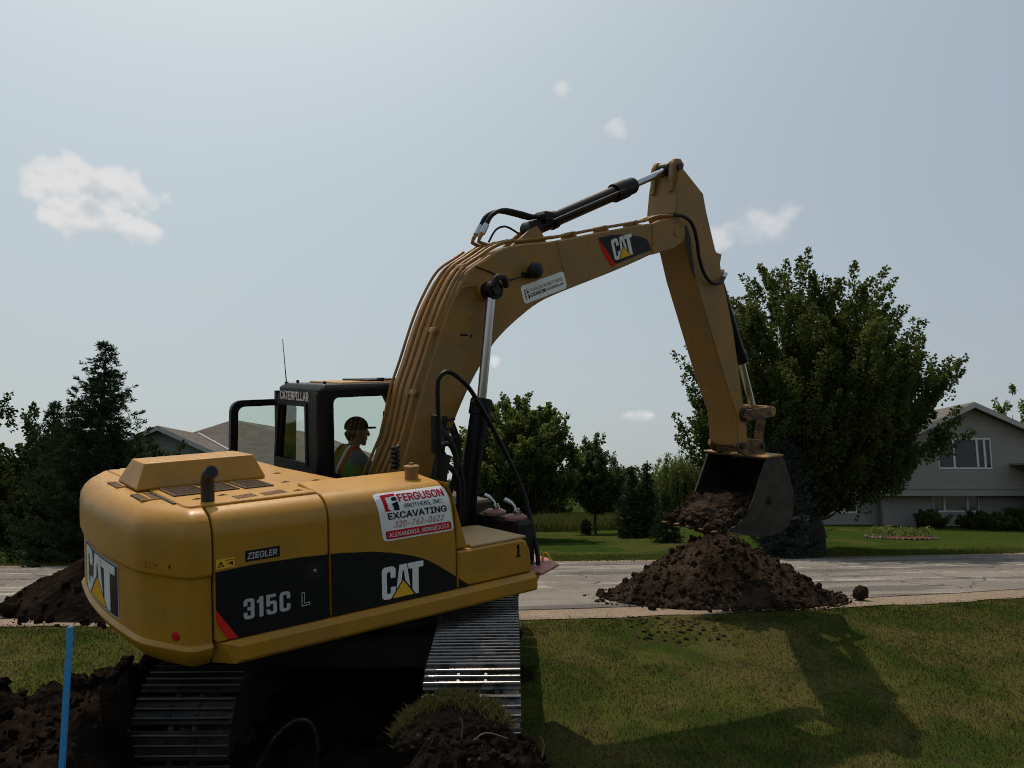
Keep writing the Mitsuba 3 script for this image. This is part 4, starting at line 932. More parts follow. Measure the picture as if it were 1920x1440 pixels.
lk = add(EX + 'bucket_link', cat([rod((5.50, -.29, 2.10), (5.50, .29, 2.10), .055, 18), trimesh.convex.convex_hull(np.array([(5.44, -.17, 2.02), (5.44, .17, 2.02), (5.57, -.17, 2.16), (5.57, .17, 2.16), (5.44, -.17, 2.16), (5.44, .17, 2.16), (5.57, .17, 2.02), (5.57, -.17, 2.02)]))]), 'worn_paint', 30, U)
for s in (-1, 1):
    add(lk + '__side_bar', prism([(4.93, 2.05), (4.96, 2.14), (5.47, 2.16), (5.56, 2.10), (5.53, 2.03), (4.99, 2.01)], s * .265 - .02, s * .265 + .02, .006), 'dirty_paint', 30, U)
    add(lk + '__power_bar', prism([(5.44, 2.08), (5.56, 2.08), (5.47, 1.64), (5.33, 1.64)], s * .125 - .03, s * .125 + .03, .008), 'dirty_paint', 30, U)

# bucket: side plates, curved back, lip, teeth
BW = .425
prof = catmull([(5.14, 1.56), (5.44, 1.565), (5.60, 1.34), (5.71, 1.06), (5.68, .78), (5.50, .64), (5.20, .615), (4.90, .655), (4.55, .735), (4.36, .775)], 4)
mouth = catmull([(4.36, .80), (4.62, .86), (4.84, 1.05), (5.01, 1.33), (5.14, 1.56)], 4)
bkt = add(EX + 'bucket', cat([prism(np.vstack([prof, mouth[1:-1]]), s * BW - .014, s * BW + .014, .004) for s in (-1, 1)] + [extr(Polygon(np.vstack([prof, (prof + (np.array([5.15, 1.1]) - prof) / np.linalg.norm(np.array([5.15, 1.1]) - prof, axis=1, keepdims=True) * .022)[::-1]])).buffer(0), -BW, BW)]), {'type': 'bumpmap', 'scale': 1.0, 'arbitrary': mikit.proc(lambda p, n, uv: .006 * fbm(p.x * 14, p.y * 14, p.z * 14, 3), .004), 'bsdf': P(base_color=mikit.proc(lambda p, n, uv: mix((.016, .013, .011), (.040, .027, .019), smoothstep(.42, .62, fbm(p.x * 7, p.y * 7, p.z * 7, 4)))), roughness=.6, metallic=.2)}, 30, U)
add(bkt + '__top_plate', rbox(5.09, 5.46, -BW - .03, BW + .03, 1.562, 1.585, .006), 'worn_paint', 30, U)
for s in (-1, 1):
    add(bkt + '__ear', prism([(4.85, 1.70), (4.90, 1.78), (5.0, 1.79), (5.30, 1.76), (5.40, 1.74), (5.45, 1.66), (5.44, 1.575), (5.06, 1.575), (4.93, 1.62)], s * .19 - .022, s * .19 + .022, .006), 'dirty_paint', 30, U)
add(bkt + '__pin', cat([rod((4.95, -.26, 1.71), (4.95, .26, 1.71), .04, 16), rod((5.38, -.24, 1.68), (5.38, .24, 1.68), .036, 16)]), 'iron_dark', 30, U)
add(bkt + '__lip_plate', prism([(4.34, .765), (4.62, .705), (4.64, .725), (4.36, .79)], -BW - .02, BW + .02, .004), 'dirty_paint', 30, U)
for i in range(5):
    y_ = -BW + .06 + i * (2 * BW - .12) / 4
    add(bkt + '__tooth', hull([(4.42, y_ - .045, .80), (4.42, y_ + .045, .80), (4.42, y_ - .045, .725), (4.42, y_ + .045, .725), (4.20, y_ - .028, .80), (4.20, y_ + .028, .80), (4.20, y_ - .028, .786), (4.20, y_ + .028, .786)]), 'dirty_paint', 25, U)
# the load of soil in the bucket
m = trimesh.creation.icosphere(5, 1.0); v = np.array(m.vertices); dsp = 1 + .45 * (meshkit.fbm(v * 1.7 + 2, 4, 15) - .5) + .30 * (np.abs(meshkit.fbm(v * 5, 3, 17) - .5))
v = v * dsp[:, None] * np.array([.62, .405, .24]) + [4.93, 0, .84]; v[:, 1] = np.clip(v[:, 1], -.405, .405)
tz = meshkit.fbm(np.stack([v[:, 0] * 9, v[:, 1] * 9, v[:, 2] * 2], -1), 4, 19) - .5; v[:, 2] += np.where(v[:, 2] > .84, .16 * tz, 0); v[:, 2] -= .12 * np.clip(v[:, 0] - 5.0, 0, 1); v[:, 2] += .09 * np.clip(4.6 - v[:, 0], 0, 1); v[:, 2] = np.maximum(v[:, 2], .69)
sl = add('bucket_load', trimesh.Trimesh(v, m.faces, process=False), 'soil', True, U)
tag(sl, 'brown soil heaped in the excavator bucket and hanging over its lip', 'soil')
rs = np.random.RandomState(9); n_ = 760; t_ = np.stack([rs.uniform(4.26, 5.2, n_), rs.uniform(-.43, .43, n_), 0 * np.arange(n_)], 1); r_ = .010 + .05 * rs.rand(n_) ** 2.6
t_[:, 2] = np.interp(t_[:, 0], [4.2, 4.45, 4.7, 5.2], [.79, .87, 1.0, 1.06]) + rs.uniform(-.04, .035, n_)
add(sl + '__clods', clods(t_, r_, 31), 'soil', False, U, kind='stuff')

# ------------------------------------------------------------------ handrail, hoses, tool rack at the front right
add(EX + 'handrail', tube(catmull([(.27, -.75, 1.86), (.27, -.75, 2.25), (.265, -.75, 2.56), (.285, -.75, 2.645), (.36, -.75, 2.685), (.47, -.75, 2.635), (.62, -.75, 2.485), (.88, -.79, 2.04), (1.01, -.88, 1.69), (1.015, -1.0, 1.38), (.995, -1.09, 1.13), (.94, -1.12, 1.02), (.84, -1.14, .975)], 6), .0185, 12), 'black_paint', 40, U)
add(EX + 'side_mirror', rhull([(.245, -.76, 2.06), (.245, -.76, 2.34), (.275, -.66, 2.34), (.275, -.66, 2.06)], .014), 'black_paint', 40, U)
add(EX + 'side_mirror__bracket', cat([rod((.24, -.75, 2.10), (.38, -.72, 2.12), .02, 10), tube([(.30, -.70, 2.12), (.42, -.62, 2.0), (.46, -.58, 1.86)], .016, 8)]), 'black_paint', 30, U)
for q in ([(.36, -.42, 1.5), (.44, -.46, 1.95), (.52, -.44, 2.12), (.50, -.36, 2.30)], [(.48, -.44, 1.45), (.60, -.50, 1.85), (.57, -.48, 2.10), (.46, -.36, 2.26)], [(.30, -.46, 1.5), (.42, -.56, 1.90), (.56, -.58, 1.80), (.60, -.54, 1.45)], [(.52, -.44, 2.12), (.62, -.44, 2.02), (.70, -.46, 1.72), (.68, -.46, 1.4)]):
    add(EX + 'hydraulic_hose', tube(catmull(q, 6), .024, 10), 'rubber', 40, U)
add(EX + 'hydraulic_hose', tube(catmull([(.33, -.62, 1.55), (.36, -.64, 1.88), (.40, -.64, 2.02)], 6), .055, 14), 'rubber', 40, U)
sp_ = [(.115 + .018 * math.cos(a) , -.34 + .045 * math.sin(a), 1.90 + a * .006) for a in np.linspace(0, 2 * np.pi * 5, 90)]
add(EX + 'coil_hose', tube(sp_, .012, 7), 'rubber', 40, U)
add(EX + 'valve_stack', cat([rod((.60, -.30, 2.00), (.63, -.30, 2.30), .022, 10)] + [rod((.60, -.30, 2.10 + .08 * i), (.72, -.32, 2.11 + .08 * i), .012, 8) for i in range(3)]), 'rubber', 30, U)
tk = add(EX + 'tool_rack', cat([rbox(.84, 1.00, -1.03, -.46, 1.10, 1.475, .03), rbox(.82, 1.02, -1.06, -.44, 1.085, 1.12, .01)]), 'rubber', 30, U, 'dark tool rack with two reddish lids on the front step')
for y_ in (-.62, -.90):
    add(tk + '__lid', lathe([(.095, 0), (.095, .5), (.07, .8), (.02, 1)], (.915, y_, 1.468), (.915, y_, 1.515), 20), 'lid_red', 30, U)
    add(tk + '__clamp', cat([tube(catmull([(.90, y_ + .00, 1.50), (.92, y_ + .01, 1.555), (.90, y_ + .04, 1.60), (.86, y_ + .075, 1.63)], 4), [.012] * 8 + [.018] * 5, 8), rbox(.895, .945, y_ - .03, y_ + .0, 1.495, 1.545, .012), rod((.94, y_ - .04, 1.46), (.925, y_ - .02, 1.56), .012, 8)]), 'chrome', 35, U)
add(EX + 'front_plate', prism([(.85, -1.30), (1.14, -1.18), (1.20, -1.00), (1.20, -.60), (.85, -.60)], 1.095, 1.115, .005, 'z'), 'red_plate', 25, U)
add(EX + 'front_plate__hook', tube(catmull([(1.10, -1.02, 1.115), (1.10, -1.03, 1.17), (1.12, -1.06, 1.18), (1.13, -1.08, 1.13)], 5), .010, 8), 'yellow_print', 30, U)
add(EX + 'front_step', prism([(.76, 1.0), (.86, 1.03), (.91, 1.10), (.82, 1.12), (.76, 1.12)], -1.24, -.70, .01), 'worn_paint', 30, U)

# ------------------------------------------------------------------ the operator
def body(bones, ref=.02, it=6):
    ms = [manifold3d.Manifold.batch_hull([manifold3d.Manifold.sphere(r, 20).translate([float(c) for c in p]) for p, r in b]) for b in bones]
    m = manifold3d.Manifold.batch_boolean(ms, manifold3d.OpType.Add).refine_to_length(ref).to_mesh()
    t = trimesh.Trimesh(m.vert_properties[:, :3], m.tri_verts, process=True); trimesh.smoothing.filter_taubin(t, iterations=it); return t


PX, PY = .225, .745
J = lambda x, y, z: (PX + x, PY + y, z)
hy = -.20                                            # the head is turned a little to his right
ch, sh_ = math.cos(hy), math.sin(hy)
HC = np.array(J(.105, -.02, 2.105))
def hd(x, y, z): return tuple(HC + [x * ch - y * sh_, x * sh_ + y * ch, z])
head = [[(hd(-.015, 0, .035), .088), (hd(.02, 0, .02), .078)], [(hd(.03, 0, -.04), .066), (hd(.05, 0, -.085), .034)], [(hd(.085, 0, .02), .018), (hd(.108, 0, -.022), .016)], [(hd(.075, .018, -.058), .018), (hd(.075, -.018, -.058), .018)], [(hd(.055, 0, -.095), .028), (hd(.062, 0, -.105), .022)],
        [(hd(-.012, .082, .01), .014), (hd(-.010, .085, -.03), .010)], [(hd(-.012, -.082, .01), .014), (hd(-.010, -.085, -.03), .010)], [(J(.055, 0, 1.93), .058), (hd(-.01, 0, -.05), .056)]]
arms = []
for s in (-1, 1):
    e = J(.17, s * .27, 1.72); w_ = J(.33, s * .30, 1.735)
    arms += [[(J(.02, s * .19, 1.90), .052), (e, .044)], [(e, .042), (w_, .030)], [(w_, .030), (J(.39, s * .30, 1.76), .030)]]
    for i, (dy, ln) in enumerate(((.027, .052), (.009, .060), (-.009, .056), (-.026, .044))):
        b0 = J(.39, s * .30 + dy, 1.770 - i * .010); arms += [[(b0, .0100), (J(.39 + ln * .6, s * .30 + dy * .9 - s * .01, 1.775 - i * .012), .0092)], [(J(.39 + ln * .6, s * .30 + dy * .9 - s * .01, 1.775 - i * .012), .0092), (J(.39 + ln * .75, s * .30 + dy * .8 - s * .028, 1.752 - i * .012), .008)]]
    arms += [[(J(.365, s * .30 - s * .022, 1.775), .012), (J(.395, s * .30 - s * .045, 1.785), .009)]]
add('person__body', body(head + arms + [[(J(.03, 0, 1.90), .06), (J(.055, 0, 1.95), .058)], [(J(.02, .17, 1.90), .05), (J(.02, -.17, 1.90), .05)]], .012, 8), 'skin', True, U)
tag('person', 'man in dark cap and orange striped safety vest sitting in the excavator cab', 'person')
tors = [[(J(-.02, .10, 1.52), .13), (J(-.02, -.10, 1.52), .13), (J(.0, .12, 1.75), .135), (J(.0, -.12, 1.75), .135)], [(J(.0, .12, 1.75), .135), (J(.0, -.12, 1.75), .135), (J(.02, .165, 1.89), .075), (J(.02, -.165, 1.89), .075)], [(J(.03, .08, 1.92), .07), (J(.03, -.08, 1.92), .07), (J(.045, 0, 1.94), .07)]]
for s in (-1, 1): tors += [[(J(.02, s * .19, 1.895), .072), (J(.13, s * .25, 1.76), .062)]]
add('person__shirt', body(tors, .02, 6), 'shirt', True, U, 'gray short sleeved shirt')
vest = [[(J(-.02, .10, 1.54), .140), (J(-.02, -.10, 1.54), .140), (J(.0, .12, 1.75), .146), (J(.0, -.12, 1.75), .146)], [(J(.0, .11, 1.75), .146), (J(.0, -.11, 1.75), .146), (J(.02, .11, 1.915), .078), (J(.02, -.11, 1.915), .078)]]
vm = body(vest, .018, 5)
add('person__vest', vm, 'vest_green', True, U, 'yellow green safety vest')
def band(w, c, grow, sel):
    v = np.array(vm.vertices) + vm.vertex_normals * grow; f = vm.faces; ce = v[f].mean(1); keep = sel(ce); return trimesh.Trimesh(v, f[keep], process=False)
vs = trimesh.Trimesh(*trimesh.remesh.subdivide(vm.vertices, vm.faces)[:2], process=False); vm = trimesh.Trimesh(vs.vertices, vs.faces, process=False)
for s in (-1, 1):
    add('person__stripe', band(0, 0, .004, lambda c, s=s: (np.abs(c[:, 1] - (PY + s * .105)) < .062)), 'vest_orange', True, U)
    add('person__reflective_band', band(0, 0, .008, lambda c, s=s: (np.abs(c[:, 1] - (PY + s * .105)) < .024)), 'reflective', True, U)
add('person__stripe', band(0, 0, .005, lambda c: np.abs(c[:, 2] - 1.60) < .045), 'vest_orange', True, U)
cap_ = trimesh.creation.icosphere(4, 1.0); v = np.array(cap_.vertices); v = v * np.array([.112, .100, .100]); v[:, 2] = np.maximum(v[:, 2], -.018); v = v * np.where(v[:, 2:] > -.017, 1, 1)
v = np.stack([v[:, 0] * ch - v[:, 1] * sh_, v[:, 0] * sh_ + v[:, 1] * ch, v[:, 2]], 1) + np.array(hd(-.008, 0, .052))
add('person__cap', trimesh.Trimesh(v, cap_.faces, process=False), 'cap_cloth', True, U, 'dark baseball cap')
br = prism([(.06, -.075), (.13, -.070), (.178, -.045), (.192, 0), (.178, .045), (.13, .070), (.06, .075)], 0, .010, .003, 'z'); v = np.array(br.vertices); v[:, 2] -= .16 * np.clip(v[:, 0] - .08, 0, 1) ** 1.3 + 1.6 * v[:, 1] ** 2
v = np.stack([v[:, 0] * ch - v[:, 1] * sh_, v[:, 0] * sh_ + v[:, 1] * ch, v[:, 2]], 1) + np.array(hd(-.008, 0, .045))
add('person__cap_brim', trimesh.Trimesh(v, br.faces, process=False), 'cap_cloth', True, U)
add('person__hair', body([[(hd(-.085, .03, -.01), .028), (hd(-.085, -.03, -.01), .028), (hd(-.06, .06, -.015), .022), (hd(-.06, -.06, -.015), .022), (hd(-.07, 0, -.05), .03)]], .012, 4), 'cap_cloth', True, U)
legs = []
for s in (-1, 1): legs += [[(J(-.02, s * .09, 1.53), .105), (J(.36, s * .12, 1.52), .07)], [(J(.36, s * .12, 1.52), .068), (J(.42, s * .12, 1.20), .05)]]
add('person__trousers', body(legs + [[(J(-.03, .08, 1.56), .12), (J(-.03, -.08, 1.56), .12)]], .03, 5), 'trousers', True, U)
for s in (-1, 1): add('person__boot', body([[(J(.40, s * .12, 1.17), .048), (J(.54, s * .12, 1.155), .036), (J(.40, s * .12, 1.155), .036)]], .02, 4), 'rubber', True, U)

# ------------------------------------------------------------------ trees
def leaves(pos, dirs, L, W, rs):
    """Folded leaf blades: pos (n,3), pointing along dirs."""
    n = len(pos); d = dirs / (np.linalg.norm(dirs, axis=1, keepdims=True) + 1e-9); r = rs.normal(size=(n, 3)); a = np.cross(d, r); a /= np.linalg.norm(a, axis=1, keepdims=True) + 1e-9; u = np.cross(a, d)
    L = np.broadcast_to(L, n)[:, None]; W = np.broadcast_to(W, n)[:, None]; v = np.empty((n, 4, 3))
    v[:, 0] = pos; v[:, 1] = pos + d * L * .45 + a * W * .5 + u * W * .12; v[:, 2] = pos + d * L; v[:, 3] = pos + d * L * .45 - a * W * .5 + u * W * .12
    k = np.arange(n)[:, None] * 4
    return trimesh.Trimesh(v.reshape(-1, 3), np.vstack([k + [0, 1, 2], k + [0, 2, 3]]), process=False)


def unit(v): return v / (np.linalg.norm(v, axis=-1, keepdims=True) + 1e-9)


def broadleaf(name, x, y, prof, label, seed, mat, shoots=500, per=90, L=.10, W=.075, up=.8, shoot_len=.6, trunk_r=.16, fork=1.2, group=None, sq=1.0, lean=0.0, catg='tree', hang=0.0, shell=.55, lobe=.38, slim=.28):
    """prof: (height above ground, crown radius). Upright leafy shoots fill the crown, limbs run from the trunk to them."""
    rs = np.random.RandomState(seed); z0 = float(ground_z(x, y)); hs, rr = np.array(prof, float).T
    w = rr ** 2 * np.gradient(hs) + .02; h = np.interp(rs.rand(shoots), np.cumsum(w) / w.sum(), hs); R = np.interp(h, hs, rr)
    a = rs.uniform(0, 2 * np.pi, shoots); t = rs.rand(shoots) ** shell; keep = meshkit.fbm(np.stack([np.cos(a) * R * t * .9 + seed, np.sin(a) * R * t * .9, h * .9], -1), 2, seed + 1)
    t = np.where(keep < .40, t * .8, t)
    lob = 1 + lobe * (meshkit.fbm(np.stack([np.cos(a) * 1.6 + seed, np.sin(a) * 1.6, h * .55], -1), 3, seed) - .5) * 2
    px, py = R * lob * t * np.cos(a), R * lob * t * np.sin(a) * sq
    C = np.stack([x + px + lean * h, y + py, z0 + h], 1)
    out = unit(np.stack([px, py, 0 * h], 1)); d = unit(out * (.75 * t)[:, None] + np.array([0, 0, up]) + rs.normal(0, .28, (shoots, 3))); d[:, 2] -= hang; d = unit(d)
    sl = shoot_len * rs.uniform(.6, 1.4, shoots)
    i = np.repeat(np.arange(shoots), per); s = rs.rand(len(i)); q = C[i] + d[i] * (s * sl[i])[:, None]
    wd = (slim * sl[i] * (1 - s * .75)) * rs.rand(len(i)) ** .6; off = unit(rs.normal(size=(len(i), 3))); q = q + off * wd[:, None]
    ld = unit(off * .9 + d[i] * .5 + np.array([0, 0, -.35]) + rs.normal(0, .3, (len(i), 3)))
    sc = rs.uniform(.65, 1.25, len(i))
    n_ = used.get(name, 0); used[name] = n_ + 1; kk = name if n_ == 0 else f'{name}_{n_:03d}'
    add(kk + '__crown', leaves(q, ld, L * sc, W * sc, rs), mat, False)
    top = hs.max() * .82; tr = []
    tp = np.array([[x, y, z0 - .1], [x + rs.normal(0, .03), y, z0 + fork * .5], [x + lean * fork, y, z0 + fork], [x + lean * top * .6 + rs.normal(0, .1), y + rs.normal(0, .1), z0 + (fork + top) * .5], [x + lean * top, y, z0 + top]])
    tc = catmull(tp, 5); tr.append(tube(tc, np.interp(np.linspace(0, 1, len(tc)), [0, .06, .3, 1], [trunk_r * 1.35, trunk_r, trunk_r * .85, .015]), 12))
    add(kk + '__trunk', cat(tr), 'bark', True)
    lim = []
    for j in rs.choice(shoots, min(shoots, 90), replace=False):
        hz = min(max(fork * .8, h[j] * rs.uniform(.35, .7)), top * .9); b = np.array([np.interp(z0 + hz, tc[:, 2], tc[:, 0]), np.interp(z0 + hz, tc[:, 2], tc[:, 1]), z0 + hz]); e = C[j]
        mid = (b + e) / 2 + [0, 0, -.12 * np.linalg.norm(e - b) + .0]; q_ = catmull([b, mid, e, e + d[j] * sl[j] * .8], 3)
        lim.append(tube(q_, np.linspace(max(.012, trunk_r * .22 * (1 - .5 * hz / top)), .004, len(q_)), 5))
    add(kk + '__limbs', cat(lim), 'bark', True)
    tag(kk, label, catg, group); return kk


def conifer(name, x, y, H, Rb, label, seed, mat='needle', group=None, z_low=.1, dens=1.0, whorl=.15, pw=.85, ndl=(.075, .016), lean=0.0, ndens=1.0):
    rs = np.random.RandomState(seed); z0 = float(ground_z(x, y)); pos, dr_, br = [], [], []
    z = z_low; na = 0
    while z < H - .05:
        f = 1 - z / H; Lm = Rb * f ** pw * (.55 + .45 * min(1, (z - z_low) / (.09 * H) + .5)); nb = int((5 + 4 * f) * dens) + 2; ph = rs.uniform(0, 6.28)
        for k in range(nb):
            a = ph + k * 2 * np.pi / nb + rs.normal(0, .25); Lb = max(.06, Lm * rs.uniform(.68, 1.12)); zz = z + rs.uniform(-.4, .4) * whorl
            t = np.linspace(0, 1, 7); droop = (.26 * f + .02) * Lb; rise = .50 * (1 - f) * Lb + .16 * Lb
            r = t * Lb; hgt = -droop * np.sin(t * np.pi * .75) * 1.1 + rise * t ** 2.2
            bx_ = np.stack([x + r * np.cos(a) + lean * zz, y + r * np.sin(a), z0 + zz + hgt], 1)
            br.append(tube(bx_[::2], np.linspace(.012 * (.4 + f), .003, 4), 4))
            # side twigs
            nt = max(3, int(Lb / .055)); u = rs.uniform(.12, 1, nt); c = np.stack([np.interp(u, t, bx_[:, i]) for i in range(3)], 1)
            sd = np.where(rs.rand(nt) < .5, 1, -1); tl = (.10 + .30 * Lb * (1 - u) ** .7 * .8) * rs.uniform(.6, 1.2, nt); tl = np.minimum(tl, .42)
            ax = np.stack([np.cos(a + sd * .85), np.sin(a + sd * .85), rs.normal(-.12, .18, nt)], 1); ax[u > .88] = [math.cos(a), math.sin(a), .35]
            m_ = np.maximum(5, (tl / .012 * dens * ndens).astype(int)); i = np.repeat(np.arange(nt), m_); s = rs.rand(len(i))
            p = c[i] + unit(ax)[i] * (s * tl[i])[:, None]; nd = unit(unit(ax)[i] * .75 + rs.normal(0, .55, (len(i), 3)) + [0, 0, .12]); pos.append(p); dr_.append(nd)
        z += whorl * rs.uniform(.8, 1.2) * (.55 + .45 * f); na += 1
    tipn = 60; pos.append(np.stack([x + lean * H + rs.normal(0, .006, tipn), y + rs.normal(0, .006, tipn), z0 + H - rs.rand(tipn) ** 1.5 * .5], 1)); dr_.append(unit(rs.normal(0, .5, (tipn, 3)) + [0, 0, .8]))
    pos, dr_ = np.concatenate(pos), np.concatenate(dr_); sc = rs.uniform(.7, 1.2, len(pos))
    n_ = used.get(name, 0); used[name] = n_ + 1; kk = name if n_ == 0 else f'{name}_{n_:03d}'
    add(kk + '__crown', leaves(pos, dr_, ndl[0] * sc, ndl[1] * sc, rs), mat, False)
    add(kk + '__trunk', tube([(x, y, z0 - .05), (x + lean * H * .5, y, z0 + H * .5), (x + lean * H, y, z0 + H)], [.03 * H, .018 * H, .004], 10), 'bark', True)
    add(kk + '__branches', cat(br), 'bark', True, kind='stuff')
    tag(kk, label, 'tree', group); return kk


broadleaf('maple_tree', 7.65, 20.4, [(1.05, 1.1), (1.5, 2.3), (2.1, 3.05), (2.8, 3.3), (3.6, 3.4), (4.5, 3.15), (5.3, 2.65), (6.0, 2.0), (6.5, 1.45), (6.8, 1.0), (7.0, .5)], 'large dense maple tree standing across the road behind the raised stick', 101, 'maple_leaf', shoots=1300, per=140, L=.088, W=.070, shoot_len=.78, trunk_r=.22, fork=1.0, up=1.1, lobe=.42, slim=.24, sq=.75)
broadleaf('ash_tree', .15, 26.5, [(.75, .3), (1.2, 1.35), (1.8, 1.75), (2.6, 1.9), (3.3, 1.65), (3.9, 1.25), (4.3, .75), (4.6, .3)], 'leafy green tree behind the boom cylinder, left of the young tree', 102, 'ash_leaf', shoots=760, per=90, L=.11, W=.085, shoot_len=.5, trunk_r=.11, fork=.9)
broadleaf('young_tree', 3.15, 30.5, [(.85, .2), (1.1, .65), (1.6, .95), (2.2, .98), (2.8, .75), (3.25, .4), (3.5, .15)], 'young gray green tree with a straight thin trunk on the far lawn', 103, 'gray_leaf', shoots=400, per=70, L=.10, W=.075, shoot_len=.42, trunk_r=.06, fork=.95)
conifer('spruce_tree', 4.05, 27.2, 2.3, .78, 'small dark spruce, left one of the pair right of the young tree', 111, ndl=(.09, .026), whorl=.17, pw=1.05, dens=.8, ndens=1.6)
conifer('spruce_tree', 4.62, 27.4, 2.5, .74, 'small dark spruce with two thin tips, right one of the pair', 112, ndl=(.09, .026), whorl=.17, pw=1.1, dens=.8, ndens=1.6)
conifer('spruce_tree', 4.62, 24.2, 1.45, .62, 'short broad spruce nearest to the soil heap', 113, ndl=(.08, .024), whorl=.14, pw=.85, dens=.85, ndens=1.4)
broadleaf('willow_tree', 7.3, 35, [(1.2, 1.1), (2.0, 1.2), (2.6, 1.1), (3.0, .8), (3.3, .4)], 'pale green weeping willow left of the bucket', 104, 'willow_leaf', shoots=330, per=110, L=.16, W=.04, shoot_len=1.1, up=-1.2, trunk_r=.09, fork=.8, hang=1.0, slim=.10)
conifer('blue_spruce', 6.25, 18.6, 3.0, 1.0, 'bushy blue green spruce at the foot of the large maple', 114, 'blue_needle', z_low=.05, pw=.6, ndl=(.07, .020), whorl=.11)
conifer('tall_spruce', -9.05, 17.5, 4.78, 2.0, 'tall dark spruce with a spire tip at left beside the road', 115, whorl=.22, dens=1.0, pw=.92, ndl=(.085, .022), ndens=1.8)
conifer('spruce_tree', -12.3, 22.2, 3.95, 1.5, 'dark spruce right behind the tall left spruce', 116, whorl=.19, ndl=(.10, .026))
conifer('spruce_tree', -14.2, 24.6, 4.2, 1.2, 'dark spruce farther back at the left edge', 117, whorl=.2, ndl=(.11, .03))
broadleaf('left_tree', -16.35, 22.3, [(.9, .45), (1.8, 1.1), (2.9, 1.35), (4.0, 1.3), (4.8, .95), (5.4, .45)], 'dark broadleaf tree cut off by the left edge of the picture', 105, 'dark_leaf', shoots=420, per=90, L=.11, W=.08, trunk_r=.12, fork=1.0)
for i, (x, y, H, R) in enumerate([(-16.2, 27, 4.2, 1.7), (-13.4, 26, 3.4, 1.5), (-11.2, 24.5, 2.9, 1.3)]):
    broadleaf('back_tree', x, y, [(.4, .8 * R), (1.2, R), (H * .6, R * .9), (H * .85, R * .55), (H, .2)], ['pale broadleaf tree behind the left spruces, leftmost', 'broadleaf tree behind the left spruces, between two of them', 'low broadleaf tree just left of the tall spruce'][i], 130 + i, 'dark_leaf', shoots=260, per=70, L=.12, W=.09, trunk_r=.09, fork=.8, group=None)
for i, (x, y, H, R) in enumerate([(-14.3, 22.3, 2.1, 1.1), (-12.8, 22.0, 1.8, 1.2)]):
    broadleaf('left_shrub', x, y, [(.05, R * .7), (.5, R), (H * .7, R * .8), (H, .25)], ['leafy shrub under the trees at the left edge', 'leafy shrub left of the tall spruce foot'][i], 140 + i, 'dark_leaf', shoots=170, per=80, L=.10, W=.075, trunk_r=.04, fork=.2, shoot_len=.4, catg='shrub')
# trees and shrubs farther off
for i, (x, y, H, R, m_, lb) in enumerate([(1.9, 46, 1.9, 1.4, 'ash_leaf', 'far bush low between the two middle trees'), (-1.3, 38, 2.4, 1.6, 'gray_leaf', 'far bush behind the boom cylinder tree'), (5.3, 44, 2.5, 1.6, 'gray_leaf', 'far gray green bush left of the willow'), (6.2, 40, 2.3, 1.1, 'gray_leaf', 'far gray green tree beside the willow'),
                                          (29.0, 46, 7.0, 2.2, 'ash_leaf', 'far tree rising behind the right house roof'), (33.2, 52, 6.6, 2.6, 'ash_leaf', 'far tree at the right edge behind the house'), (24.5, 50, 6.6, 1.6, 'gray_leaf', 'far treetop just right of the house gable')]):
    broadleaf('far_tree', x, y, [(.1, R * .8), (H * .3, R), (H * .65, R * .9), (H * .9, R * .5), (H, .2)], lb, 150 + i, m_, shoots=240, per=60, L=.17, W=.13, trunk_r=.1, fork=.6)
broadleaf('shade_conifer', -.95, 25.5, [(.05, .30), (.4, .5), (.9, .35), (1.2, .1)], 'low dark bush on the lawn behind the tool rack', 170, 'gray_leaf', shoots=70, per=60, L=.08, W=.05, trunk_r=.03, fork=.15, shoot_len=.3, catg='shrub')
conifer('little_spruce', 2.75, 30.0, .55, .26, 'tiny dark spruce beside the young tree trunk', 118, ndl=(.08, .028), whorl=.09)
rs = np.random.RandomState(77); tp_, td_ = [], []
for x in np.arange(-70, 80, 1.5):
    y = 78 + rs.uniform(-6, 6); H = rs.uniform(1.6, 3.6) if -8 < x < 22 else rs.uniform(3, 5.5); n_ = 220; a = rs.uniform(0, 6.28, n_); hh = rs.rand(n_) ** .8; r = 1.9 * np.sqrt(1 - hh * .9) * np.sqrt(rs.rand(n_))
    tp_.append(np.stack([x + r * np.cos(a), y + r * np.sin(a), float(ground_z(x, y)) + hh * H], 1)); td_.append(rs.normal(size=(n_, 3)))
add('far_woods', leaves(np.concatenate(tp_), np.concatenate(td_), .42, .34, rs), 'gray_leaf', False)
tag('far_woods', 'far low line of woods along the horizon', 'woods', kind='stuff')


# ------------------------------------------------------------------ houses
def clapboard(outline, y, dirx=1, lap=.115, holes=None, axis='y', t=.012):
    """Lap siding: one wedge-shaped board per course, clipped to the outline."""
    z0, z1 = outline.bounds[1], outline.bounds[3]; ms = []
    z = z0
    while z < z1 - .01:
        s = outline.intersection(sbox(-200, z, 200, min(z + lap, z1)))
        if holes is not None: s = s.difference(holes)
        for g in getattr(s, 'geoms', [s]):
            if g.area < 1e-4 or g.geom_type != 'Polygon': continue
            m = extr(g, y - t, y, axis); v = np.array(m.vertices); c = 1 if axis == 'y' else 0
            fr = v[:, c] < y - t / 2; v[fr, c] += t * .85 * np.clip((v[fr, 2] - z) / lap, 0, 1); m.vertices = v; ms.append(m)
        z += lap
    return cat(ms)


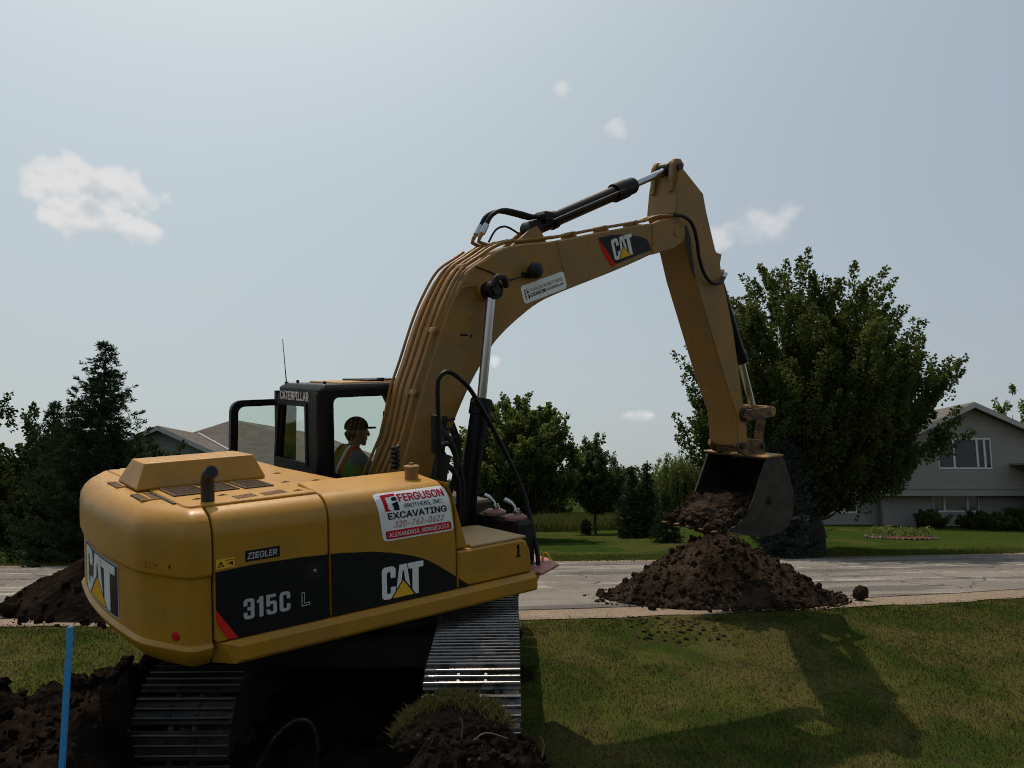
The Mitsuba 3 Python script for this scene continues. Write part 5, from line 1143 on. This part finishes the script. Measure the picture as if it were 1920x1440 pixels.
def window(parent, x0, x1, z0, z1, y, cols, glass='dark_glass', fr=.06):
    """cols: pane edges as fractions of the width."""
    w = add(parent + '__window', extr(sbox(x0, z0, x1, z1).difference(unary_union([sbox(x0 + (x1 - x0) * a + fr * .6, z0 + fr, x0 + (x1 - x0) * b - fr * .6, z1 - fr) for a, b in zip(cols[:-1], cols[1:])])), y - .05, y + .05), 'trim_white', False)
    for a, b in zip(cols[:-1], cols[1:]): add(parent + '__window_pane', boxm(x0 + (x1 - x0) * a + fr * .5, x0 + (x1 - x0) * b - fr * .5, y - .01, y + .0, z0 + fr * .8, z1 - fr * .8), glass, False)
    return w


def slab(a, b, c, d, t=.12):
    """Roof plane through four corners with thickness t."""
    v = np.array([a, b, c, d], float); n = np.cross(v[1] - v[0], v[3] - v[0]); n /= np.linalg.norm(n); n = n if n[2] > 0 else -n
    return trimesh.convex.convex_hull(np.vstack([v, v - n * t]))


# split level house at the right: ridge runs away from the road
HR = 'split_level_house'; gy = 30.0; ax_, az = 17.25, 4.98; g0 = .40
pitch = .46
wl, wr = 13.85, 20.6
gable = Polygon([(wl, 1.76), (wr, 1.76), (wr, az - .16 - pitch * (wr - ax_)), (ax_, az - .16), (wl, az - .16 - pitch * (ax_ - wl))])
win1 = sbox(15.98, 2.50, 17.98, 3.66); win2 = sbox(15.95, .90, 17.70, 1.62)
add(HR + '__upper_wall', cat([extr(gable.difference(win1), gy, gy + .2), extr(sbox(wl, 1.5, wr, 1.76), gy + .02, gy + .6), boxm(wl, wl + .2, gy + .2, gy + 9, 1.7, 3.2), boxm(wr - .2, wr, gy + .2, gy + 9, 1.7, 3.2)]), 'siding', False)
add(HR + '__siding', clapboard(gable, gy, holes=win1), 'siding', False, kind='stuff')
low = sbox(wl + .2, .25, wr - .3, 1.74); win3 = sbox(14.75, .95, 15.25, 1.50)
add(HR + '__lower_wall', extr(low.difference(win2), gy + .55, gy + .75), 'siding', False)
add(HR + '__siding', clapboard(low, gy + .55, holes=win2), 'siding', False, kind='stuff')
ov, fo = .45, .45
ce = lambda x, s: az - pitch * abs(x - ax_)
add(HR + '__roof', cat([slab((ax_, gy - fo, az), (wl - ov, gy - fo, ce(wl - ov, 0)), (wl - ov, gy + 9, ce(wl - ov, 0)), (ax_, gy + 9, az)), slab((ax_, gy - fo, az), (wr + ov, gy - fo, ce(wr + ov, 0)), (wr + ov, gy + 9, ce(wr + ov, 0)), (ax_, gy + 9, az))]), 'shingle', False)
rake = Polygon([(wl - ov, ce(wl - ov, 0)), (ax_, az), (wr + ov, ce(wr + ov, 0)), (wr + ov, ce(wr + ov, 0) - .20), (ax_, az - .20), (wl - ov, ce(wl - ov, 0) - .20)])
add(HR + '__fascia', extr(affinity.translate(rake, 0, -.015), gy - fo - .03, gy - fo - .003), 'fascia', False)
window(HR, 15.98, 17.98, 2.50, 3.66, gy + .03, [0, .30, .74, .88, 1])
window(HR, 15.95, 17.70, .90, 1.62, gy + .6, [0, .25, .75, 1], 'curtain_glass')
# left wing, set back, and the entry roof at the right
wing = sbox(9.6, .3, 14.3, 2.35); w3 = sbox(12.3, .85, 13.3, 1.75)
add(HR + '__wing_wall', extr(wing.difference(w3), gy + 1.1, gy + 1.3), 'siding', False)
add(HR + '__siding', clapboard(wing, gy + 1.1, holes=w3), 'siding', False, kind='stuff')
window(HR, 12.3, 13.3, .85, 1.75, gy + 1.15, [0, .5, 1])
add(HR + '__wing_roof', cat([slab((9.2, gy + .7, 2.32), (14.4, gy + .7, 2.32), (14.4, gy + 5, 4.55), (9.2, gy + 5, 4.55)), slab((9.2, gy + 9.3, 2.32), (14.4, gy + 9.3, 2.32), (14.4, gy + 5, 4.55), (9.2, gy + 5, 4.55))]), 'shingle', False)
add(HR + '__wing_gutter', boxm(9.2, 13.8, gy + .58, gy + .69, 2.18, 2.30), 'trim_white', False)
er = [(18.75, 2.82), (20.9, 1.78), (20.9, 1.70), (18.75, 2.74), (18.55, 2.62), (18.55, 2.75)]
add(HR + '__entry_roof', slab((18.62, gy - 1.3, 2.70), (21.5, gy - 1.3, 1.42), (21.5, gy - .05, 1.42), (18.62, gy - .05, 2.70), .08), 'shingle', False)
add(HR + '__entry_fascia', extr(Polygon([(18.60, 2.68), (21.5, 1.40), (21.5, 1.26), (18.60, 2.54)]), gy - 1.34, gy - 1.31), 'fascia', False)
add(HR + '__entry_wall', boxm(19.2, 21.6, gy - .9, gy - .05, .3, 1.5), 'dark_print', False)
tag(HR, 'gray sided split level house with front gable at the right edge', 'house')
for i, (x, y, H, R, lb) in enumerate([(17.0, 29.2, .42, .75, 'dark rounded shrub under the lower window of the right house'), (18.3, 29.3, .5, .6, 'shrub right of the lower window of the right house'), (15.3, 29.6, .38, .5, 'low shrub left of the lower window of the right house'), (19.6, 28.6, 1.2, .55, 'tall dark shrub by the entry at the right edge')]):
    broadleaf('house_shrub', x, y, [(.05, R * .9), (H * .5, R), (H * .85, R * .7), (H, .2)], lb, 180 + i, 'maple_leaf', shoots=130, per=60, L=.09, W=.07, trunk_r=.03, fork=.15, shoot_len=.25, catg='shrub')
# flower bed with stone edging on the right lawn
fx, fy = 12.1, 25.2
rs = np.random.RandomState(6); a = np.linspace(0, 2 * np.pi, 40)[:-1]; bed = trimesh.creation.icosphere(3, 1.0); v = np.array(bed.vertices); v = v * [1.05, .55, .06] + [fx, fy, float(ground_z(fx, fy)) + .02]
add('flower_bed', trimesh.Trimesh(v, bed.faces, process=False), 'mulch', True)
for g in a[::1]:
    r = rs.uniform(.03, .06); sx, sy_ = fx + 1.08 * math.cos(g), fy + .56 * math.sin(g)
    add('flower_bed__stone', clods([(sx, sy_, float(ground_z(sx, sy_)) + r * .5)], [r], rs.randint(999)), 'pale_stone', False)
q_, d_ = [], []
for x, y in [(fx - .75, fy), (fx - .35, fy + .1), (fx + .1, fy - .1), (fx + .45, fy + .1), (fx + .8, fy)]:
    n_ = 130; z = float(ground_z(x, y)); p = rs.normal(0, 1, (n_, 3)) * [.11, .11, .0] + [x, y, z + .05]; p[:, 2] += rs.rand(n_) * .26; q_.append(p); d_.append(rs.normal(0, .6, (n_, 3)) + [0, 0, .7])
add('flower_bed__plants', leaves(np.concatenate(q_), np.concatenate(d_), .11, .035, rs), 'willow_leaf', False, kind='stuff')
fl_ = [(x + rs.normal(0, .09), y + rs.normal(0, .06), float(ground_z(x, y)) + rs.uniform(.22, .40)) for x, y in [(fx - .35, fy), (fx + .8, fy), (fx - .4, fy), (fx + .1, fy)] for _ in range(4)]
add('flower_bed__flowers', clods(fl_, [.022] * len(fl_), 4), 'flower', False, kind='stuff')
tag('flower_bed', 'small flower bed edged with pale stones on the right lawn', 'flower bed')

# gray house at the left, behind the spruce: front gable and a hipped roof behind it
HL_ = 'gray_roofed_house'; gy = 36.0; ax2, az2 = -15.85, 4.62; p2 = .44; wl, wr = -18.3, -13.0
e2 = lambda x: az2 - p2 * abs(x - ax2)
gab = Polygon([(wl, .2), (wr, .2), (wr, e2(wr) - .15), (ax2, az2 - .15), (wl, e2(wl) - .15)])
add(HL_ + '__wall', extr(gab, gy, gy + .2), 'siding_gray', False)
add(HL_ + '__siding', clapboard(gab, gy, lap=.14), 'siding_gray', False, kind='stuff')
ov = .45
add(HL_ + '__front_roof', cat([slab((ax2, gy - ov, az2), (wl - ov, gy - ov, e2(wl - ov)), (wl - ov, gy + 6, e2(wl - ov)), (ax2, gy + 6, az2)), slab((ax2, gy - ov, az2), (wr + ov, gy - ov, e2(wr + ov)), (wr + ov, gy + 6, e2(wr + ov)), (ax2, gy + 6, az2))]), 'shingle', False)
add(HL_ + '__fascia', extr(Polygon([(wl - ov, e2(wl - ov)), (ax2, az2), (wr + ov, e2(wr + ov)), (wr + ov, e2(wr + ov) - .22), (ax2, az2 - .22), (wl - ov, e2(wl - ov) - .22)]), gy - ov - .03, gy - ov - .003), 'fascia', False)
hx, hy2, hz = -14.45, 41.2, 5.42; e0 = 2.55
A_, B_, C__, D_ = (-20.6, 36.9, e0), (-4.2, 36.9, e0), (-4.2, 46, e0), (-20.6, 46, e0)
ap, aq = (hx, hy2, hz), (-11.6, 41.4, 4.85)
add(HL_ + '__main_roof', trimesh.convex.convex_hull(np.array([A_, B_, C__, D_, ap, (-10.2, 41.4, 4.72)])), 'shingle', False)
add(HL_ + '__main_wall', boxm(-20.0, -4.8, 37.5, 45.5, .1, 2.6), 'siding_gray', False)
add(HL_ + '__valley_flashing', tube([(-15.7, 39.87, 4.60), (-14.2, 38.88, 3.94), (-12.6, 37.83, 3.24)], .055, 6), 'trim_white', True)
add(HL_ + '__gutter', boxm(-13.0, -4.2, 36.78, 36.89, e0 - .12, e0), 'trim_white', False)
window(HL_, -10.6, -9.2, 1.0, 2.2, 37.45, [0, .5, 1]); window(HL_, -7.6, -6.4, 1.0, 2.2, 37.45, [0, .5, 1])
tag(HL_, 'gray house with gabled and hipped shingle roofs behind the cab', 'house')
# small white porch glimpsed behind the boom cylinder
PO = 'white_porch'; py_ = 30.0
add(PO + '__roof', cat([slab((-2.6, py_, 2.12), (-1.05, py_, 1.86), (-1.05, py_ + 3, 1.86), (-2.6, py_ + 3, 2.12), .06)]), 'shingle', False)
add(PO + '__fascia', boxm(-2.6, -1.04, py_ - .03, py_ - .002, 1.66, 1.82), 'trim_white', False)
for x in (-1.43, -2.45): add(PO + '__post', rbox(x - .06, x + .06, py_ + .05, py_ + .17, .05, 1.78, .01), 'trim_white', False)
add(PO + '__wall', boxm(-5.4, -2.4, py_ + 2.4, py_ + 2.6, .0, 2.0), 'siding_gray', False)
tag(PO, 'white posted porch corner glimpsed behind the boom cylinder', 'porch')
